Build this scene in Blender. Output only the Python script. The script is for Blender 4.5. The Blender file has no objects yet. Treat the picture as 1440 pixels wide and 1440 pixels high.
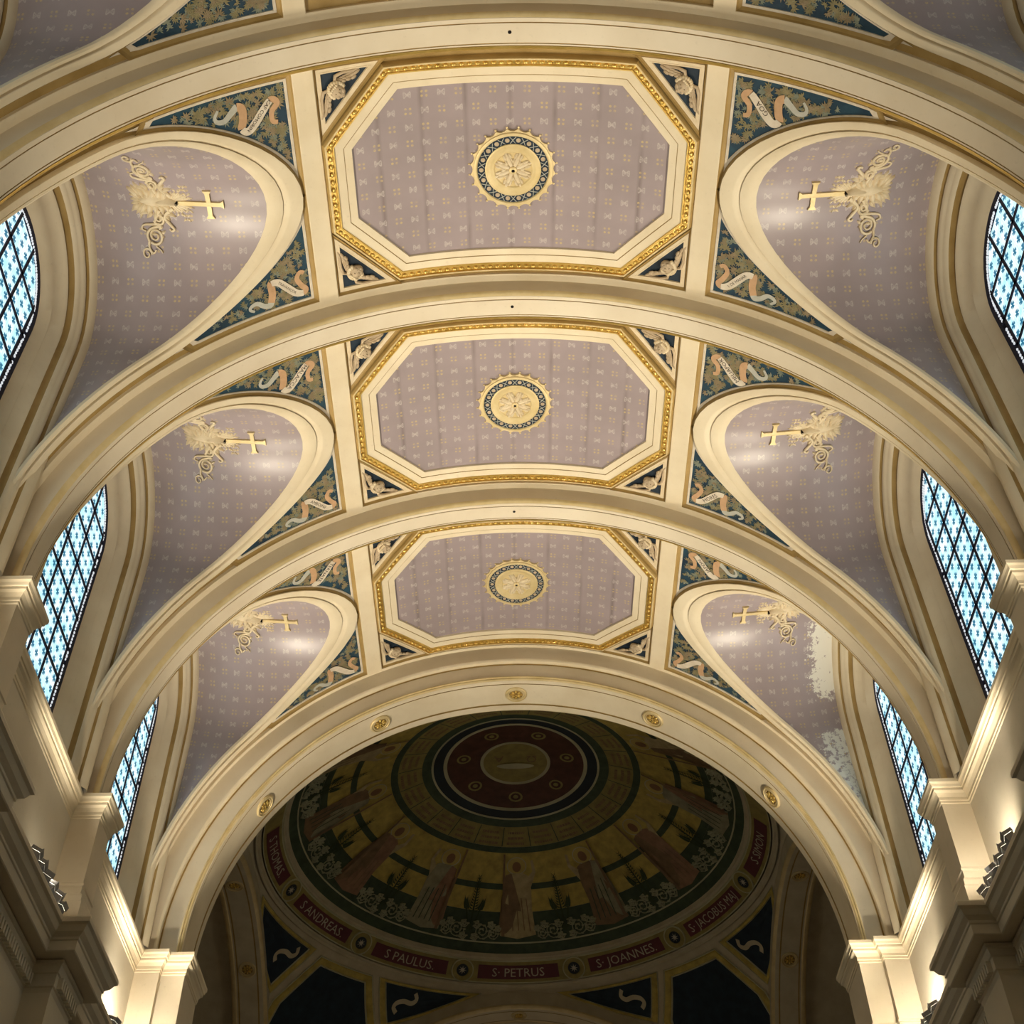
import bpy, bmesh, math, random
from mathutils import Vector, Matrix
random.seed(7)
SC = bpy.context.scene
COL = SC.collection
PI = math.pi
sin, cos, sqrt, rad, deg = math.sin, math.cos, math.sqrt, math.radians, math.degrees

# ------------------------------------------------------------------ camera
F_PX, PITCH, YAW, ROLL = 1800.0, 0.8340277, -0.0086425, -0.0224831
CX, CZ = -0.1486, -9.3571            # heights are measured from the vault springing (z = 0); the floor is 10.96 m below
fwd = Vector((0, cos(PITCH), sin(PITCH))); up = Vector((0, -sin(PITCH), cos(PITCH))); rt = Vector((1, 0, 0))
rt, up = cos(ROLL) * rt + sin(ROLL) * up, -sin(ROLL) * rt + cos(ROLL) * up
RZ = Matrix.Rotation(YAW, 3, 'Z')
rt, up, fwd = RZ @ rt, RZ @ up, RZ @ fwd
cd = bpy.data.cameras.new('camera'); cam = bpy.data.objects.new('camera', cd); COL.objects.link(cam)
cd.sensor_width = 36; cd.lens = F_PX / 1440 * 36; cd.clip_end = 200; cd.clip_start = 0.05
m = Matrix((rt, up, -fwd)).transposed().to_4x4(); m.translation = (CX, 0, CZ)
cam.matrix_world = m
SC.camera = cam

# ------------------------------------------------------------------ world and exposure
w = bpy.data.worlds.new('sky'); SC.world = w; w.use_nodes = True
w.node_tree.nodes['Background'].inputs[0].default_value = (0.45, 0.6, 0.8, 1)
w.node_tree.nodes['Background'].inputs[1].default_value = 0.3
SC.view_settings.view_transform = 'Standard'; SC.view_settings.look = 'None'
SC.view_settings.exposure = 0.1; SC.view_settings.gamma = 1; SC.view_settings.use_curve_mapping = False

WARM = (1.0, 0.88, 0.69)
LAMP_N = {}
def in_frame(p):
    d = Vector(p) - Vector((CX, 0, CZ)); k = d.dot(fwd)
    return k > 0 and abs(d.dot(rt) / k) * F_PX <= 720 and abs(d.dot(up) / k) * F_PX <= 720
def lamp(name, loc, power, typ='SPOT', col=WARM, aim=(0, 0, 1), size=0.08, cone=150, blend=0.6):
    LAMP_N[name] = LAMP_N.get(name, 0) + 1
    name = '%s_%d' % (name, LAMP_N[name]) + ('' if in_frame(loc) else '_offscreen')
    l = bpy.data.lights.new(name, typ); l.energy = power; l.color = col
    if typ == 'SPOT': l.spot_size = rad(cone); l.spot_blend = blend; l.shadow_soft_size = size
    elif typ == 'AREA': l.shape = 'RECTANGLE'; l.size = size[0]; l.size_y = size[1]
    else: l.shadow_soft_size = size
    o = bpy.data.objects.new(name, l); COL.objects.link(o); o.location = loc
    o.rotation_euler = Vector(aim).to_track_quat('-Z', 'Y').to_euler()
    return o

# ------------------------------------------------------------------ fitted dimensions
RV, Z0 = 5.53, 0.15                  # barrel vault
RA = 5.22                            # transverse arch soffit
BL = 3.752                           # bay length
BC = [7.725 + BL * b for b in (-1, 0, 1, 2)]
AY = [5.849 + BL * k for k in (0, 1, 2)]
ZL = 3.54                            # lunette centre height
ZF = -10.96
DY, DZ, DR = 23.28, 1.245, 6.78      # dome sphere
HALF = 5.45

# ------------------------------------------------------------------ materials
MAT = {}
def newmat(name):
    mt = bpy.data.materials.new(name); mt.use_nodes = True; MAT[name] = mt
    nt = mt.node_tree; b = nt.nodes['Principled BSDF']
    return mt, nt, b
class X:
    """tiny expression wrapper over math nodes"""
    def __init__(s, nt, k): s.nt, s.k = nt, k
    def op(s, o, b=None, c=None):
        n = s.nt.nodes.new('ShaderNodeMath'); n.operation = o
        for i, v in enumerate((s, b, c)):
            if v is None: continue
            if isinstance(v, X): s.nt.links.new(v.k, n.inputs[i])
            else: n.inputs[i].default_value = v
        return X(s.nt, n.outputs[0])
    def __add__(s, b): return s.op('ADD', b)
    def __sub__(s, b): return s.op('SUBTRACT', b)
    def __mul__(s, b): return s.op('MULTIPLY', b)
    def lt(s, b): return s.op('LESS_THAN', b)
    def gt(s, b): return s.op('GREATER_THAN', b)
    def ab(s): return s.op('ABSOLUTE')
    def mn(s, b): return s.op('MINIMUM', b)
    def mx(s, b): return s.op('MAXIMUM', b)
    def ramp(s, a, b):
        n = s.nt.nodes.new('ShaderNodeMapRange'); n.clamp = True
        s.nt.links.new(s.k, n.inputs[0]); n.inputs[1].default_value = a; n.inputs[2].default_value = b
        return X(s.nt, n.outputs[0])
def noise(nt, scale, detail=4, rough=0.55, uv=False, stretch=None):
    n = nt.nodes.new('ShaderNodeTexNoise'); n.inputs['Scale'].default_value = scale
    n.inputs['Detail'].default_value = detail; n.inputs['Roughness'].default_value = rough
    t = nt.nodes.new('ShaderNodeTexCoord')
    src = t.outputs['UV' if uv else 'Object']
    if stretch:
        mp = nt.nodes.new('ShaderNodeMapping'); mp.inputs['Scale'].default_value = stretch
        nt.links.new(src, mp.inputs[0]); src = mp.outputs[0]
    nt.links.new(src, n.inputs['Vector'])
    return X(nt, n.outputs[0])
def mix(nt, f, a, b):
    n = nt.nodes.new('ShaderNodeMix'); n.data_type = 'RGBA'
    def put(sock, v):
        if isinstance(v, X): nt.links.new(v.k, sock)
        elif hasattr(v, 'is_output'): nt.links.new(v, sock)
        elif isinstance(v, (int, float)): sock.default_value = v
        else: sock.default_value = (*v, 1)
    put(n.inputs[0], f); put(n.inputs[6], a); put(n.inputs[7], b)
    return n.outputs[2]
def uvs(nt):
    t = nt.nodes.new('ShaderNodeTexCoord'); s = nt.nodes.new('ShaderNodeSeparateXYZ')
    nt.links.new(t.outputs['UV'], s.inputs[0])
    return X(nt, s.outputs[0]), X(nt, s.outputs[1])
def bump(nt, b, h, strength=0.2, dist=0.01):
    n = nt.nodes.new('ShaderNodeBump'); n.inputs['Strength'].default_value = strength; n.inputs['Distance'].default_value = dist
    nt.links.new(h.k, n.inputs['Height']); nt.links.new(n.outputs[0], b.inputs['Normal'])
def plaster(name, c1, c2, rough=0.6, scale=1.6, metal=0.0, fine=18, spec=0.3):
    mt, nt, b = newmat(name)
    f = noise(nt, scale, 5).ramp(0.3, 0.72); g = noise(nt, fine, 3)
    c = mix(nt, f, c1, c2)
    c = mix(nt, g.ramp(0.62, 0.85) * 0.35, c, tuple(v * 0.7 for v in c2))
    nt.links.new(c, b.inputs['Base Color'])
    b.inputs['Roughness'].default_value = rough; b.inputs['Metallic'].default_value = metal
    b.inputs['Specular IOR Level'].default_value = spec
    bump(nt, b, g, 0.15, 0.004)
    return mt
plaster('cream', (0.82, 0.72, 0.53), (0.72, 0.61, 0.42))
plaster('arch_stone', (0.80, 0.71, 0.55), (0.68, 0.58, 0.42), scale=0.9)
plaster('wall_stone', (0.74, 0.67, 0.53), (0.60, 0.53, 0.40), scale=0.7)
plaster('ochre', (0.43, 0.295, 0.11), (0.31, 0.20, 0.06), rough=0.5, scale=3)
plaster('gold', (0.86, 0.62, 0.20), (0.62, 0.42, 0.10), rough=0.38, scale=4, metal=0.75)
plaster('pale_gold', (0.80, 0.66, 0.38), (0.66, 0.51, 0.24), rough=0.45, scale=4, metal=0.25)
plaster('relief_cream', (0.78, 0.67, 0.48), (0.64, 0.52, 0.33), rough=0.45, scale=6)
plaster('groove', (0.20, 0.13, 0.06), (0.13, 0.08, 0.03), rough=0.7)
plaster('cherub_stone', (0.58, 0.47, 0.33), (0.42, 0.32, 0.20), rough=0.6, scale=8)
plaster('blue_ground', (0.022, 0.040, 0.062), (0.012, 0.022, 0.036), rough=0.5, scale=5)
plaster('teal_ground', (0.026, 0.075, 0.11), (0.014, 0.03, 0.055), rough=0.5, scale=4)
plaster('leaf_olive', (0.28, 0.24, 0.13), (0.17, 0.155, 0.08), rough=0.6, scale=9)
plaster('leaf_grey', (0.26, 0.28, 0.21), (0.13, 0.16, 0.13), rough=0.6, scale=9)
plaster('leaf_brown', (0.30, 0.24, 0.15), (0.19, 0.145, 0.08), rough=0.6, scale=9)
plaster('ribbon_white', (0.75, 0.68, 0.56), (0.62, 0.54, 0.42), rough=0.6, scale=9)
plaster('ribbon_tan', (0.60, 0.38, 0.22), (0.48, 0.30, 0.16), rough=0.6, scale=9)
plaster('ribbon_grey', (0.52, 0.52, 0.46), (0.42, 0.42, 0.36), rough=0.6, scale=9)
plaster('ink', (0.06, 0.04, 0.03), (0.04, 0.03, 0.02), rough=0.8)
plaster('black', (0.008, 0.005, 0.004), (0.006, 0.004, 0.003), rough=0.9)
plaster('lead', (0.012, 0.016, 0.06), (0.008, 0.010, 0.03), rough=0.6)
plaster('lamp_grey', (0.45, 0.45, 0.46), (0.36, 0.36, 0.37), rough=0.4, metal=0.3)
plaster('floor_stone', (0.35, 0.31, 0.26), (0.26, 0.22, 0.18), rough=0.5)
# painted dome
plaster('dome_gold', (0.676, 0.533, 0.143), (0.390, 0.293, 0.078), rough=0.5, scale=5)
plaster('dome_olive', (0.418, 0.342, 0.114), (0.266, 0.218, 0.076), rough=0.5, scale=5)
plaster('dome_green', (0.077, 0.110, 0.062), (0.044, 0.066, 0.040), rough=0.5, scale=5)
plaster('dome_navy', (0.026, 0.040, 0.053), (0.018, 0.022, 0.031), rough=0.5)
plaster('dome_red', (0.143, 0.057, 0.037), (0.077, 0.031, 0.022), rough=0.5, scale=5)
plaster('dome_line', (0.644, 0.616, 0.420), (0.448, 0.420, 0.266), rough=0.5)
plaster('dome_stone', (0.66, 0.58, 0.42), (0.54, 0.46, 0.31), rough=0.55, scale=3)
plaster('plate_red', (0.165, 0.044, 0.053), (0.110, 0.026, 0.035), rough=0.5)
plaster('letter_cream', (0.62, 0.56, 0.44), (0.5, 0.44, 0.33), rough=0.5)
plaster('robe_pale', (0.612, 0.504, 0.270), (0.396, 0.306, 0.162), rough=0.6, scale=6)
plaster('robe_brown', (0.323, 0.209, 0.114), (0.190, 0.123, 0.067), rough=0.6, scale=6)
plaster('robe_rose', (0.418, 0.247, 0.152), (0.266, 0.152, 0.095), rough=0.6, scale=6)
plaster('robe_grey', (0.432, 0.396, 0.252), (0.270, 0.252, 0.162), rough=0.6, scale=6)
plaster('skin_brown', (0.323, 0.180, 0.085), (0.228, 0.114, 0.057), rough=0.6)
plaster('halo_gold', (0.644, 0.504, 0.168), (0.504, 0.378, 0.112), rough=0.45)
plaster('palm_green', (0.070, 0.096, 0.040), (0.040, 0.060, 0.024), rough=0.6)
plaster('foliage_pale', (0.504, 0.504, 0.342), (0.324, 0.324, 0.216), rough=0.6)

def lavender(name, streaks=False, peel=False):
    mt, nt, b = newmat(name)
    U, V = uvs(nt); s = 1 / 0.21
    a, c = U * s, V * s
    i, j = a.op('ROUND'), c.op('ROUND')
    fx, fy = (a - i).ab(), (c - j).ab()
    odd = ((i + j) * 0.5).op('FRACT').gt(0.25)
    even = odd * -1.0 + 1.0
    dx, dy = fx - 0.135, fy - 0.135
    dots = (dx * dx + dy * dy).lt(0.0062)
    cross = ((fx - fy).ab().lt(0.06) * fx.mx(fy).lt(0.21)).mx((fx - 0.2).ab().lt(0.03) * fy.lt(0.16)).mx(fy.lt(0.035) * fx.lt(0.2))
    fade = noise(nt, 30, 2).ramp(0.25, 0.6)
    big = noise(nt, 1.1, 5).ramp(0.3, 0.75)
    col = mix(nt, big, (0.38, 0.315, 0.325), (0.30, 0.25, 0.255))
    if streaks:
        wob = (noise(nt, 2.0, 2, uv=True) - 0.5) * 0.03
        t = (U + wob) * (1 / 0.55)
        d = (t - t.op('ROUND')).ab() * 0.55
        k = d.ramp(0.045, 0.0) * noise(nt, 1.6, 3).ramp(0.3, 0.7) * 0.55
        col = mix(nt, k, col, (0.13, 0.10, 0.09))
    col = mix(nt, dots * even * fade * 0.7, col, (0.62, 0.47, 0.20))
    col = mix(nt, cross * odd * fade * 0.5, col, (0.66, 0.60, 0.56))
    if peel:
        n = noise(nt, 9.0, 8, 0.75, uv=True)
        reg = U.ramp(4.5, 5.1) * V.ramp(-0.75, -0.3) * V.ramp(2.05, 1.5)
        k = (n * 1.3 + reg * 0.60).ramp(1.07, 1.10)
        reg2 = U.ramp(4.5, 5.0) * V.ramp(2.1, 2.3)
        k = k.mx((n * 1.3 + reg2 * 0.42).ramp(0.99, 1.05))
        col = mix(nt, k, col, (0.78, 0.76, 0.68))
    nt.links.new(col, b.inputs['Base Color'])
    b.inputs['Roughness'].default_value = 0.34; b.inputs['Specular IOR Level'].default_value = 0.45
    return mt
lavender('lavender_field', streaks=True); lavender('lavender_web'); lavender('lavender_peeled', peel=True)

def glass_mat():
    mt, nt, b = newmat('stained_glass')
    U, V = uvs(nt)                                   # 0..1 across one pane
    a, c = U * 3.0, V * 3.0
    fx, fy = (a.op('FRACT') - 0.5).ab(), (c.op('FRACT') - 0.5).ab()
    cr = ((fx - fy * 0.35).lt(0.06) * fy.lt(0.30)).mx((fy - fx * 0.35).lt(0.06) * fx.lt(0.30))
    ci, cj = a.op('FLOOR'), c.op('FLOOR')
    ed = (U - U.op('ROUND')).ab().mn((V - V.op('ROUND')).ab())
    lead = ed.lt(0.022)
    thin = ((a - a.op('ROUND')).ab().mn((c - c.op('ROUND')).ab())).lt(0.03)
    n = noise(nt, 5, 3)
    col = mix(nt, n.ramp(0.35, 0.65), (0.42, 0.84, 0.95), (0.88, 1.0, 1.0))
    col = mix(nt, thin * 0.35, col, (0.25, 0.55, 0.75))
    col = mix(nt, cr, col, (0.01, 0.13, 0.24))
    nt.links.new(col, b.inputs['Emission Color']); b.inputs['Emission Strength'].default_value = 1.15
    b.inputs['Base Color'].default_value = (0.05, 0.15, 0.2, 1); b.inputs['Roughness'].default_value = 0.25
glass_mat()
mt, nt, b = newmat('lamp_glass')
b.inputs['Emission Color'].default_value = (1, 0.9, 0.7, 1); b.inputs['Emission Strength'].default_value = 6
mt, nt, b = newmat('pearl_glass')
b.inputs['Emission Color'].default_value = (0.85, 0.9, 0.95, 1); b.inputs['Emission Strength'].default_value = 0.75; b.inputs['Base Color'].default_value = (.2, .2, .2, 1)

# ------------------------------------------------------------------ mesh helpers
class MB:
    def __init__(s): s.v, s.f, s.uv = [], [], []
    def add(s, p): s.v.append(tuple(p)); return len(s.v) - 1
    def face(s, idx, uv=None): s.f.append(tuple(idx)); s.uv.append(uv)
    def grid(s, rows, closed=False, uvrows=None):
        """rows: lists of points of equal length"""
        n = len(rows[0]); ids = [[s.add(p) for p in r] for r in rows]
        for a in range(len(rows) - 1):
            for k in range(n if closed else n - 1):
                q = (ids[a][k], ids[a][(k + 1) % n], ids[a + 1][(k + 1) % n], ids[a + 1][k])
                u = None
                if uvrows: u = (uvrows[a][k], uvrows[a][(k + 1) % n], uvrows[a + 1][(k + 1) % n], uvrows[a + 1][k])
                s.face(q, u)
    def fan(s, pts):
        ids = [s.add(p) for p in pts]; s.face(ids)
    def box(s, lo, hi, M=None):
        c = [Vector((x, y, z)) for x in (lo[0], hi[0]) for y in (lo[1], hi[1]) for z in (lo[2], hi[2])]
        if M: c = [M @ p for p in c]
        i = [s.add(p) for p in c]
        for f in ((0, 1, 3, 2), (4, 6, 7, 5), (0, 4, 5, 1), (2, 3, 7, 6), (0, 2, 6, 4), (1, 5, 7, 3)): s.face([i[k] for k in f])
    def ell(s, c, r, M=None, nu=8, nv=5):
        rows = []
        for a in range(nv + 1):
            t = PI * a / nv
            row = [Vector((r[0] * sin(t) * cos(2 * PI * k / nu), r[1] * sin(t) * sin(2 * PI * k / nu), r[2] * cos(t))) for k in range(nu)]
            row = [(M @ p if M else p) + Vector(c) for p in row]; rows.append(row)
        s.grid(rows, closed=True)
    def tube(s, pts, rad_, n=6, closed=False):
        """rad_: number or list"""
        P = [Vector(p) for p in pts]; rows = []
        ref = None
        for k, p in enumerate(P):
            t = (P[min(k + 1, len(P) - 1)] - P[max(k - 1, 0)])
            if t.length < 1e-9: t = Vector((0, 0, 1))
            t.normalize()
            if ref is None: ref = t.orthogonal()
            ref = (ref - t * ref.dot(t))
            if ref.length < 1e-6: ref = t.orthogonal()
            ref.normalize(); bb = t.cross(ref)
            r = rad_[k] if isinstance(rad_, (list, tuple)) else rad_
            rows.append([p + (ref * cos(2 * PI * i / n) + bb * sin(2 * PI * i / n)) * r for i in range(n)])
        s.grid(rows, closed=True)
        s.fan(rows[0]); s.fan(rows[-1])
    def mesh(s, name, mat, smooth=None):
        me = bpy.data.meshes.new(name); me.from_pydata(s.v, [], s.f)
        if any(u for u in s.uv):
            l = me.uv_layers.new(name='UVMap').data
            k = 0
            for f, u in zip(s.f, s.uv):
                for q in range(len(f)):
                    l[k].uv = u[q] if u else (0, 0); k += 1
        me.materials.append(MAT[mat]); me.validate()
        if smooth:
            me.polygons.foreach_set('use_smooth', [True] * len(me.polygons)); me.set_sharp_from_angle(angle=rad(smooth))
        return me
    def build(s, name, mat, parent=None, smooth=None):
        return link(name, s.mesh(name, mat, smooth), parent)
def link(name, data, parent=None, mw=None):
    o = bpy.data.objects.new(name, data); COL.objects.link(o)
    if parent: o.parent = parent
    if mw is not None: o.matrix_basis = mw
    return o
def tag(o, label=None, cat=None, group=None, kind=None):
    for k, v in (('label', label), ('category', cat), ('group', group), ('kind', kind)):
        if v: o[k] = v
    return o
def empty(name, loc=(0, 0, 0)):
    o = bpy.data.objects.new(name, None); COL.objects.link(o); o.location = loc; o.empty_display_size = 0.1
    return o
def struct(name, mb, mat, smooth=None, label=None):
    o = mb.build(name, mat, None, smooth); return tag(o, label, kind='structure')

def VM(u, v, h=0.0):
    t = u / RV
    return ((RV - h) * sin(t), v, Z0 + (RV - h) * cos(t))
def dens(pts, closed=True, step=0.12):
    out = []; n = len(pts)
    for k in range(n if closed else n - 1):
        a, b_ = pts[k], pts[(k + 1) % n]
        c = 20 if step == 0.12 else 6
        for q in range(c): out.append((a[0] + (b_[0] - a[0]) * q / c, a[1] + (b_[1] - a[1]) * q / c))
    if not closed: out.append(pts[-1])
    return out
def loft(mb, loops, mapf, closed=True):
    """loops: list of (list of (u,v), h)"""
    mb.grid([[mapf(p[0], p[1], h) for p in L_] for L_, h in loops], closed=closed)
def sheet(mb, poly, h, mapf, v0=0.0, step=0.15, uoff=0.0):
    bm = bmesh.new(); f = bm.faces.new([bm.verts.new((p[0], p[1], 0)) for p in poly])
    us = [p[0] for p in poly]; k = math.floor(min(us) / step) + 1
    while k * step < max(us):
        bmesh.ops.bisect_plane(bm, geom=bm.verts[:] + bm.edges[:] + bm.faces[:], plane_co=(k * step, 0, 0), plane_no=(1, 0, 0)); k += 1
    bmesh.ops.triangulate(bm, faces=bm.faces[:])
    base = len(mb.v); bm.verts.index_update()
    for v in bm.verts: mb.add(mapf(v.co.x, v.co.y, h))
    for f in bm.faces: mb.face([base + v.index for v in f.verts], [(v.co.x - uoff, v.co.y - v0) for v in f.verts])
    bm.free()

# text as flat mesh, centred, unit cap height
def text_polys(txt):
    c = bpy.data.curves.new('tmp', 'FONT'); c.body = txt; c.align_x = 'CENTER'; c.align_y = 'CENTER'; c.resolution_u = 2
    o = bpy.data.objects.new('tmp', c); COL.objects.link(o)
    dg = bpy.context.evaluated_depsgraph_get(); me = o.evaluated_get(dg).to_mesh()
    v = [(p.co.x, p.co.y) for p in me.vertices]; f = [tuple(p.vertices) for p in me.polygons]
    o.evaluated_get(dg).to_mesh_clear(); bpy.data.objects.remove(o); bpy.data.curves.remove(c)
    xs = [p[0] for p in v]; ys = [p[1] for p in v]
    mx, my = (min(xs) + max(xs)) / 2, 0.0; hh = 0.70; my = (min(ys) if 'J' not in txt and ',' not in txt else max(ys) - hh) + hh / 2
    return [((x - mx) / hh, (y - my) / hh) for x, y in v], f, (max(xs) - min(xs)) / hh

# ------------------------------------------------------------------ room shell
mb = MB(); mb.grid([[(-14, -9, ZF), (14, -9, ZF)], [(-14, 36, ZF), (14, 36, ZF)]])
struct('floor', mb, 'floor_stone', label='grey stone church floor')
for s, nm in ((-1, 'left'), (1, 'right')):
    mb = MB()
    mb.grid([[(s * 5.62, y, z) for y in (-9, 17.3)] for z in (ZF, 0.02)])
    wl = struct('wall_' + nm, mb, 'wall_stone', label='pale stone nave wall above the cornice')
mb = MB(); mb.grid([[(-14, -9, ZF), (14, -9, ZF)], [(-14, -9, 9), (14, -9, 9)]])
struct('wall_back', mb, 'wall_stone')
# plain vault and attic walls over the nave behind the camera, so the place is closed
mb = MB(); yb = BC[0] - BL / 2 + 0.1
mb.grid([[((RV + 0.05) * sin(rad(t)), y, Z0 + (RV + 0.05) * cos(rad(t))) for t in range(-90, 91, 5)] for y in (-9, yb)])
mb.grid([[(-5.62, y, 0), (-5.58, y, .2)] for y in (-9, yb)]); mb.grid([[(5.62, y, 0), (5.58, y, .2)] for y in (-9, yb)])
tag(mb.build('ceiling', 'cream', None, 30), 'plain cream barrel vault over the rear of the nave', kind='structure')

# ------------------------------------------------------------------ main vault, one bay at a time
RISE = 0.05                          # the lunettes are a little taller than a semicircle
def lun_v(z, r):
    if z >= ZL + r + RISE: return 0.0
    return r * sqrt(max(0.0, 1 - ((z - ZL) / (r + RISE)) ** 2)) if z > ZL else r
def vz(u, h=0.0): return Z0 + (RV - h) * cos(u / RV)
def cuvu(v, r, h=0.0):
    """u on the vault where the lunette of half width r is v wide"""
    z = ZL + (r + RISE) * sqrt(max(0.0, 1 - (v / r) ** 2))
    return RV * math.acos((z - Z0) / (RV))
HR = -0.05
def build_bay(b, yc):
    ro = tag(empty('ceiling', (0, yc, 0)), 'painted barrel vault bay with raised cream ribs', kind='structure')
    y = 0.0
    VB = lambda u, v, h=0.0: VM(u, v, h)
    # recessed shell
    mb = MB()
    us = [i * 0.12 for i in range(int(2.7 / 0.12) + 1)]
    def full(u): return [VB(u, v, HR) for v in (-1.9, -1.2, -0.6, 0, 0.6, 1.2, 1.9)]
    ua = RV * math.acos((ZL + 1.29 + RISE - Z0) / (RV - HR))
    us = [-ua + 2 * ua * k / 50 for k in range(51)]
    mb.grid([full(u) for u in us])
    for s in (-1, 1):
        for t in (-1, 1):
            rows = []
            n = 60
            for k in range(n + 1):
                q = (k / n) ** 1.6
                u = ua + (rad(90) * RV - ua) * q
                z = vz(u, HR); v0 = lun_v(z, 1.29)
                rows.append([VB(s * u, t * (v0 + (1.9 - v0) * j / 3), HR) for j in range(4)])
            mb.grid(rows)
    mb.build('vault_shell', 'ochre', ro, 30)
    # longitudinal ribs and transverse bands
    for s in (-1, 1):
        mb = MB()
        lp = lambda a, c: [(s * a, -1.66), (s * c, -1.66), (s * c, 1.66), (s * a, 1.66)]
        lo = [(dens(lp(2.374, 2.645)), HR), (dens(lp(2.374, 2.645)), 0.0), (dens(lp(2.384, 2.635)), 0.008)]
        loft(mb, lo, VB)
        mb.grid([[VB(s * u, v, 0.008) for u in (2.384, 2.5, 2.635)] for v in (-1.66, 0, 1.66)])
        mb.build('rib', 'cream', ro)
    for t in (-1, 1):
        mb = MB()
        us = [RV * rad(a) for a in range(-90, 91, 2)]
        prof = [(1.55, HR), (1.55, 0.0), (1.56, 0.006), (1.70, 0.006)]
        mb.grid([[VB(u, t * v, h) for v, h in prof] for u in us])
        mb.build('transverse_band', 'cream', ro, 30)
    # lunettes
    for s in (-1, 1):
        def rimrow(r, h):
            out = []
            rr = RV - h
            for k in range(0, 61):                                    # down one leg, over, down the other
                if k < 16: z, v = ZL - 3.2 * (1 - k / 16) ** 1.0, -r
                elif k > 44: z, v = ZL - 3.2 * ((k - 44) / 16), r
                else:
                    a = -PI / 2 + PI * (k - 16) / 28; z, v = ZL + (r + RISE) * cos(a), r * sin(a)
                zz = z - Z0
                out.append((s * sqrt(max(0.01, rr * rr - zz * zz)), v, z))
            return out
        def rim(name, prof, mat):
            mb = MB(); mb.grid([rimrow(r, h) for r, h in prof]); return mb.build(name, mat, ro, 40)
        rim('lunette_rim', [(1.428, HR), (1.428, 0.02), (1.42, 0.03), (1.345, 0.03), (1.337, 0.022), (1.337, -0.031)], 'cream')
        rim('lunette_groove', [(1.338, -0.03), (1.316, -0.03)], 'cream')
        rim('lunette_inner_rim', [(1.316, -0.031), (1.316, 0.005), (1.29, 0.005), (1.268, -0.015), (1.266, -0.056)], 'cream')
        # lavender web between rim and window arch
        mb = MB(); rows = []; uvr = []
        NS = 14
        n = 52
        for j in range(NS + 1):
            row = []; ur = []
            f = j / NS
            for k in range(n + 1):
                if k < 10: leg, a = 1 - k / 10, -PI / 2
                elif k > 42: leg, a = (k - 42) / 10, PI / 2
                else: leg, a = 0, -PI / 2 + PI * (k - 10) / 32
                r0, z0, r1, z1 = 1.272, ZL, 1.47, 3.8
                za, va = z0 + (r0 + RISE) * cos(a) - leg * 1.74, r0 * sin(a)
                zb, vb = z1 + r1 * cos(a) - leg * 2.0, r1 * sin(a)
                xa = sqrt((RV + 0.05) ** 2 - (za - Z0) ** 2); xb = 5.34
                x = min(xa, xb) + (xb - min(xa, xb)) * f
                g = f ** 2.4; z = za + (zb - za) * g; v = va + (vb - va) * g
                row.append((s * x, v, z))
                arc = (a * 1.36 + (leg * 1.8 if k > 42 else -leg * 1.8))
                ur.append((x, arc))
            rows.append(row); uvr.append(ur)
        mb.grid(rows, uvrows=uvr)
        mb.build('lunette_web', 'lavender_peeled' if (b == 3 and s == 1) else 'lavender_web', ro, 40)
    return ro
for b, yc in enumerate(BC): build_bay(b, yc)

# ------------------------------------------------------------------ windows with their moulded surrounds
wn = 0
GX, GW, GZ = 5.77, 0.84, 3.50
def arch_loop(r, zl, n=24, zb=0.0, legs=6):
    out = [(-r, zb + (zl - zb) * k / legs) for k in range(legs)]
    out += [(r * sin(a), zl + r * cos(a)) for a in (-PI / 2 + PI * k / n for k in range(n + 1))]
    out += [(r, zl + (zb - zl) * k / legs) for k in range(1, legs + 1)]
    return out
def clip(poly, region):
    """Sutherland-Hodgman against a convex counter-clockwise region"""
    out = poly
    for i in range(len(region)):
        a, b_ = region[i], region[(i + 1) % len(region)]
        inp, out = out, []
        if not inp: break
        side = lambda p: (b_[0] - a[0]) * (p[1] - a[1]) - (b_[1] - a[1]) * (p[0] - a[0])
        for k in range(len(inp)):
            p, q = inp[k], inp[(k + 1) % len(inp)]
            sp, sq = side(p), side(q)
            if sp >= 0: out.append(p)
            if (sp >= 0) != (sq >= 0):
                t = sp / (sp - sq); out.append((p[0] + (q[0] - p[0]) * t, p[1] + (q[1] - p[1]) * t))
    return out
region = list(reversed(arch_loop(GW - 0.06, GZ, 24, 0.02, 1)))
WHERE = {0: 'bay above the camera', 1: 'GOA and CAP COMORIN bay', 2: 'MALACCA and MELIAPOR bay', 3: 'bay beside the dome'}
pane_cache = {}
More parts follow.
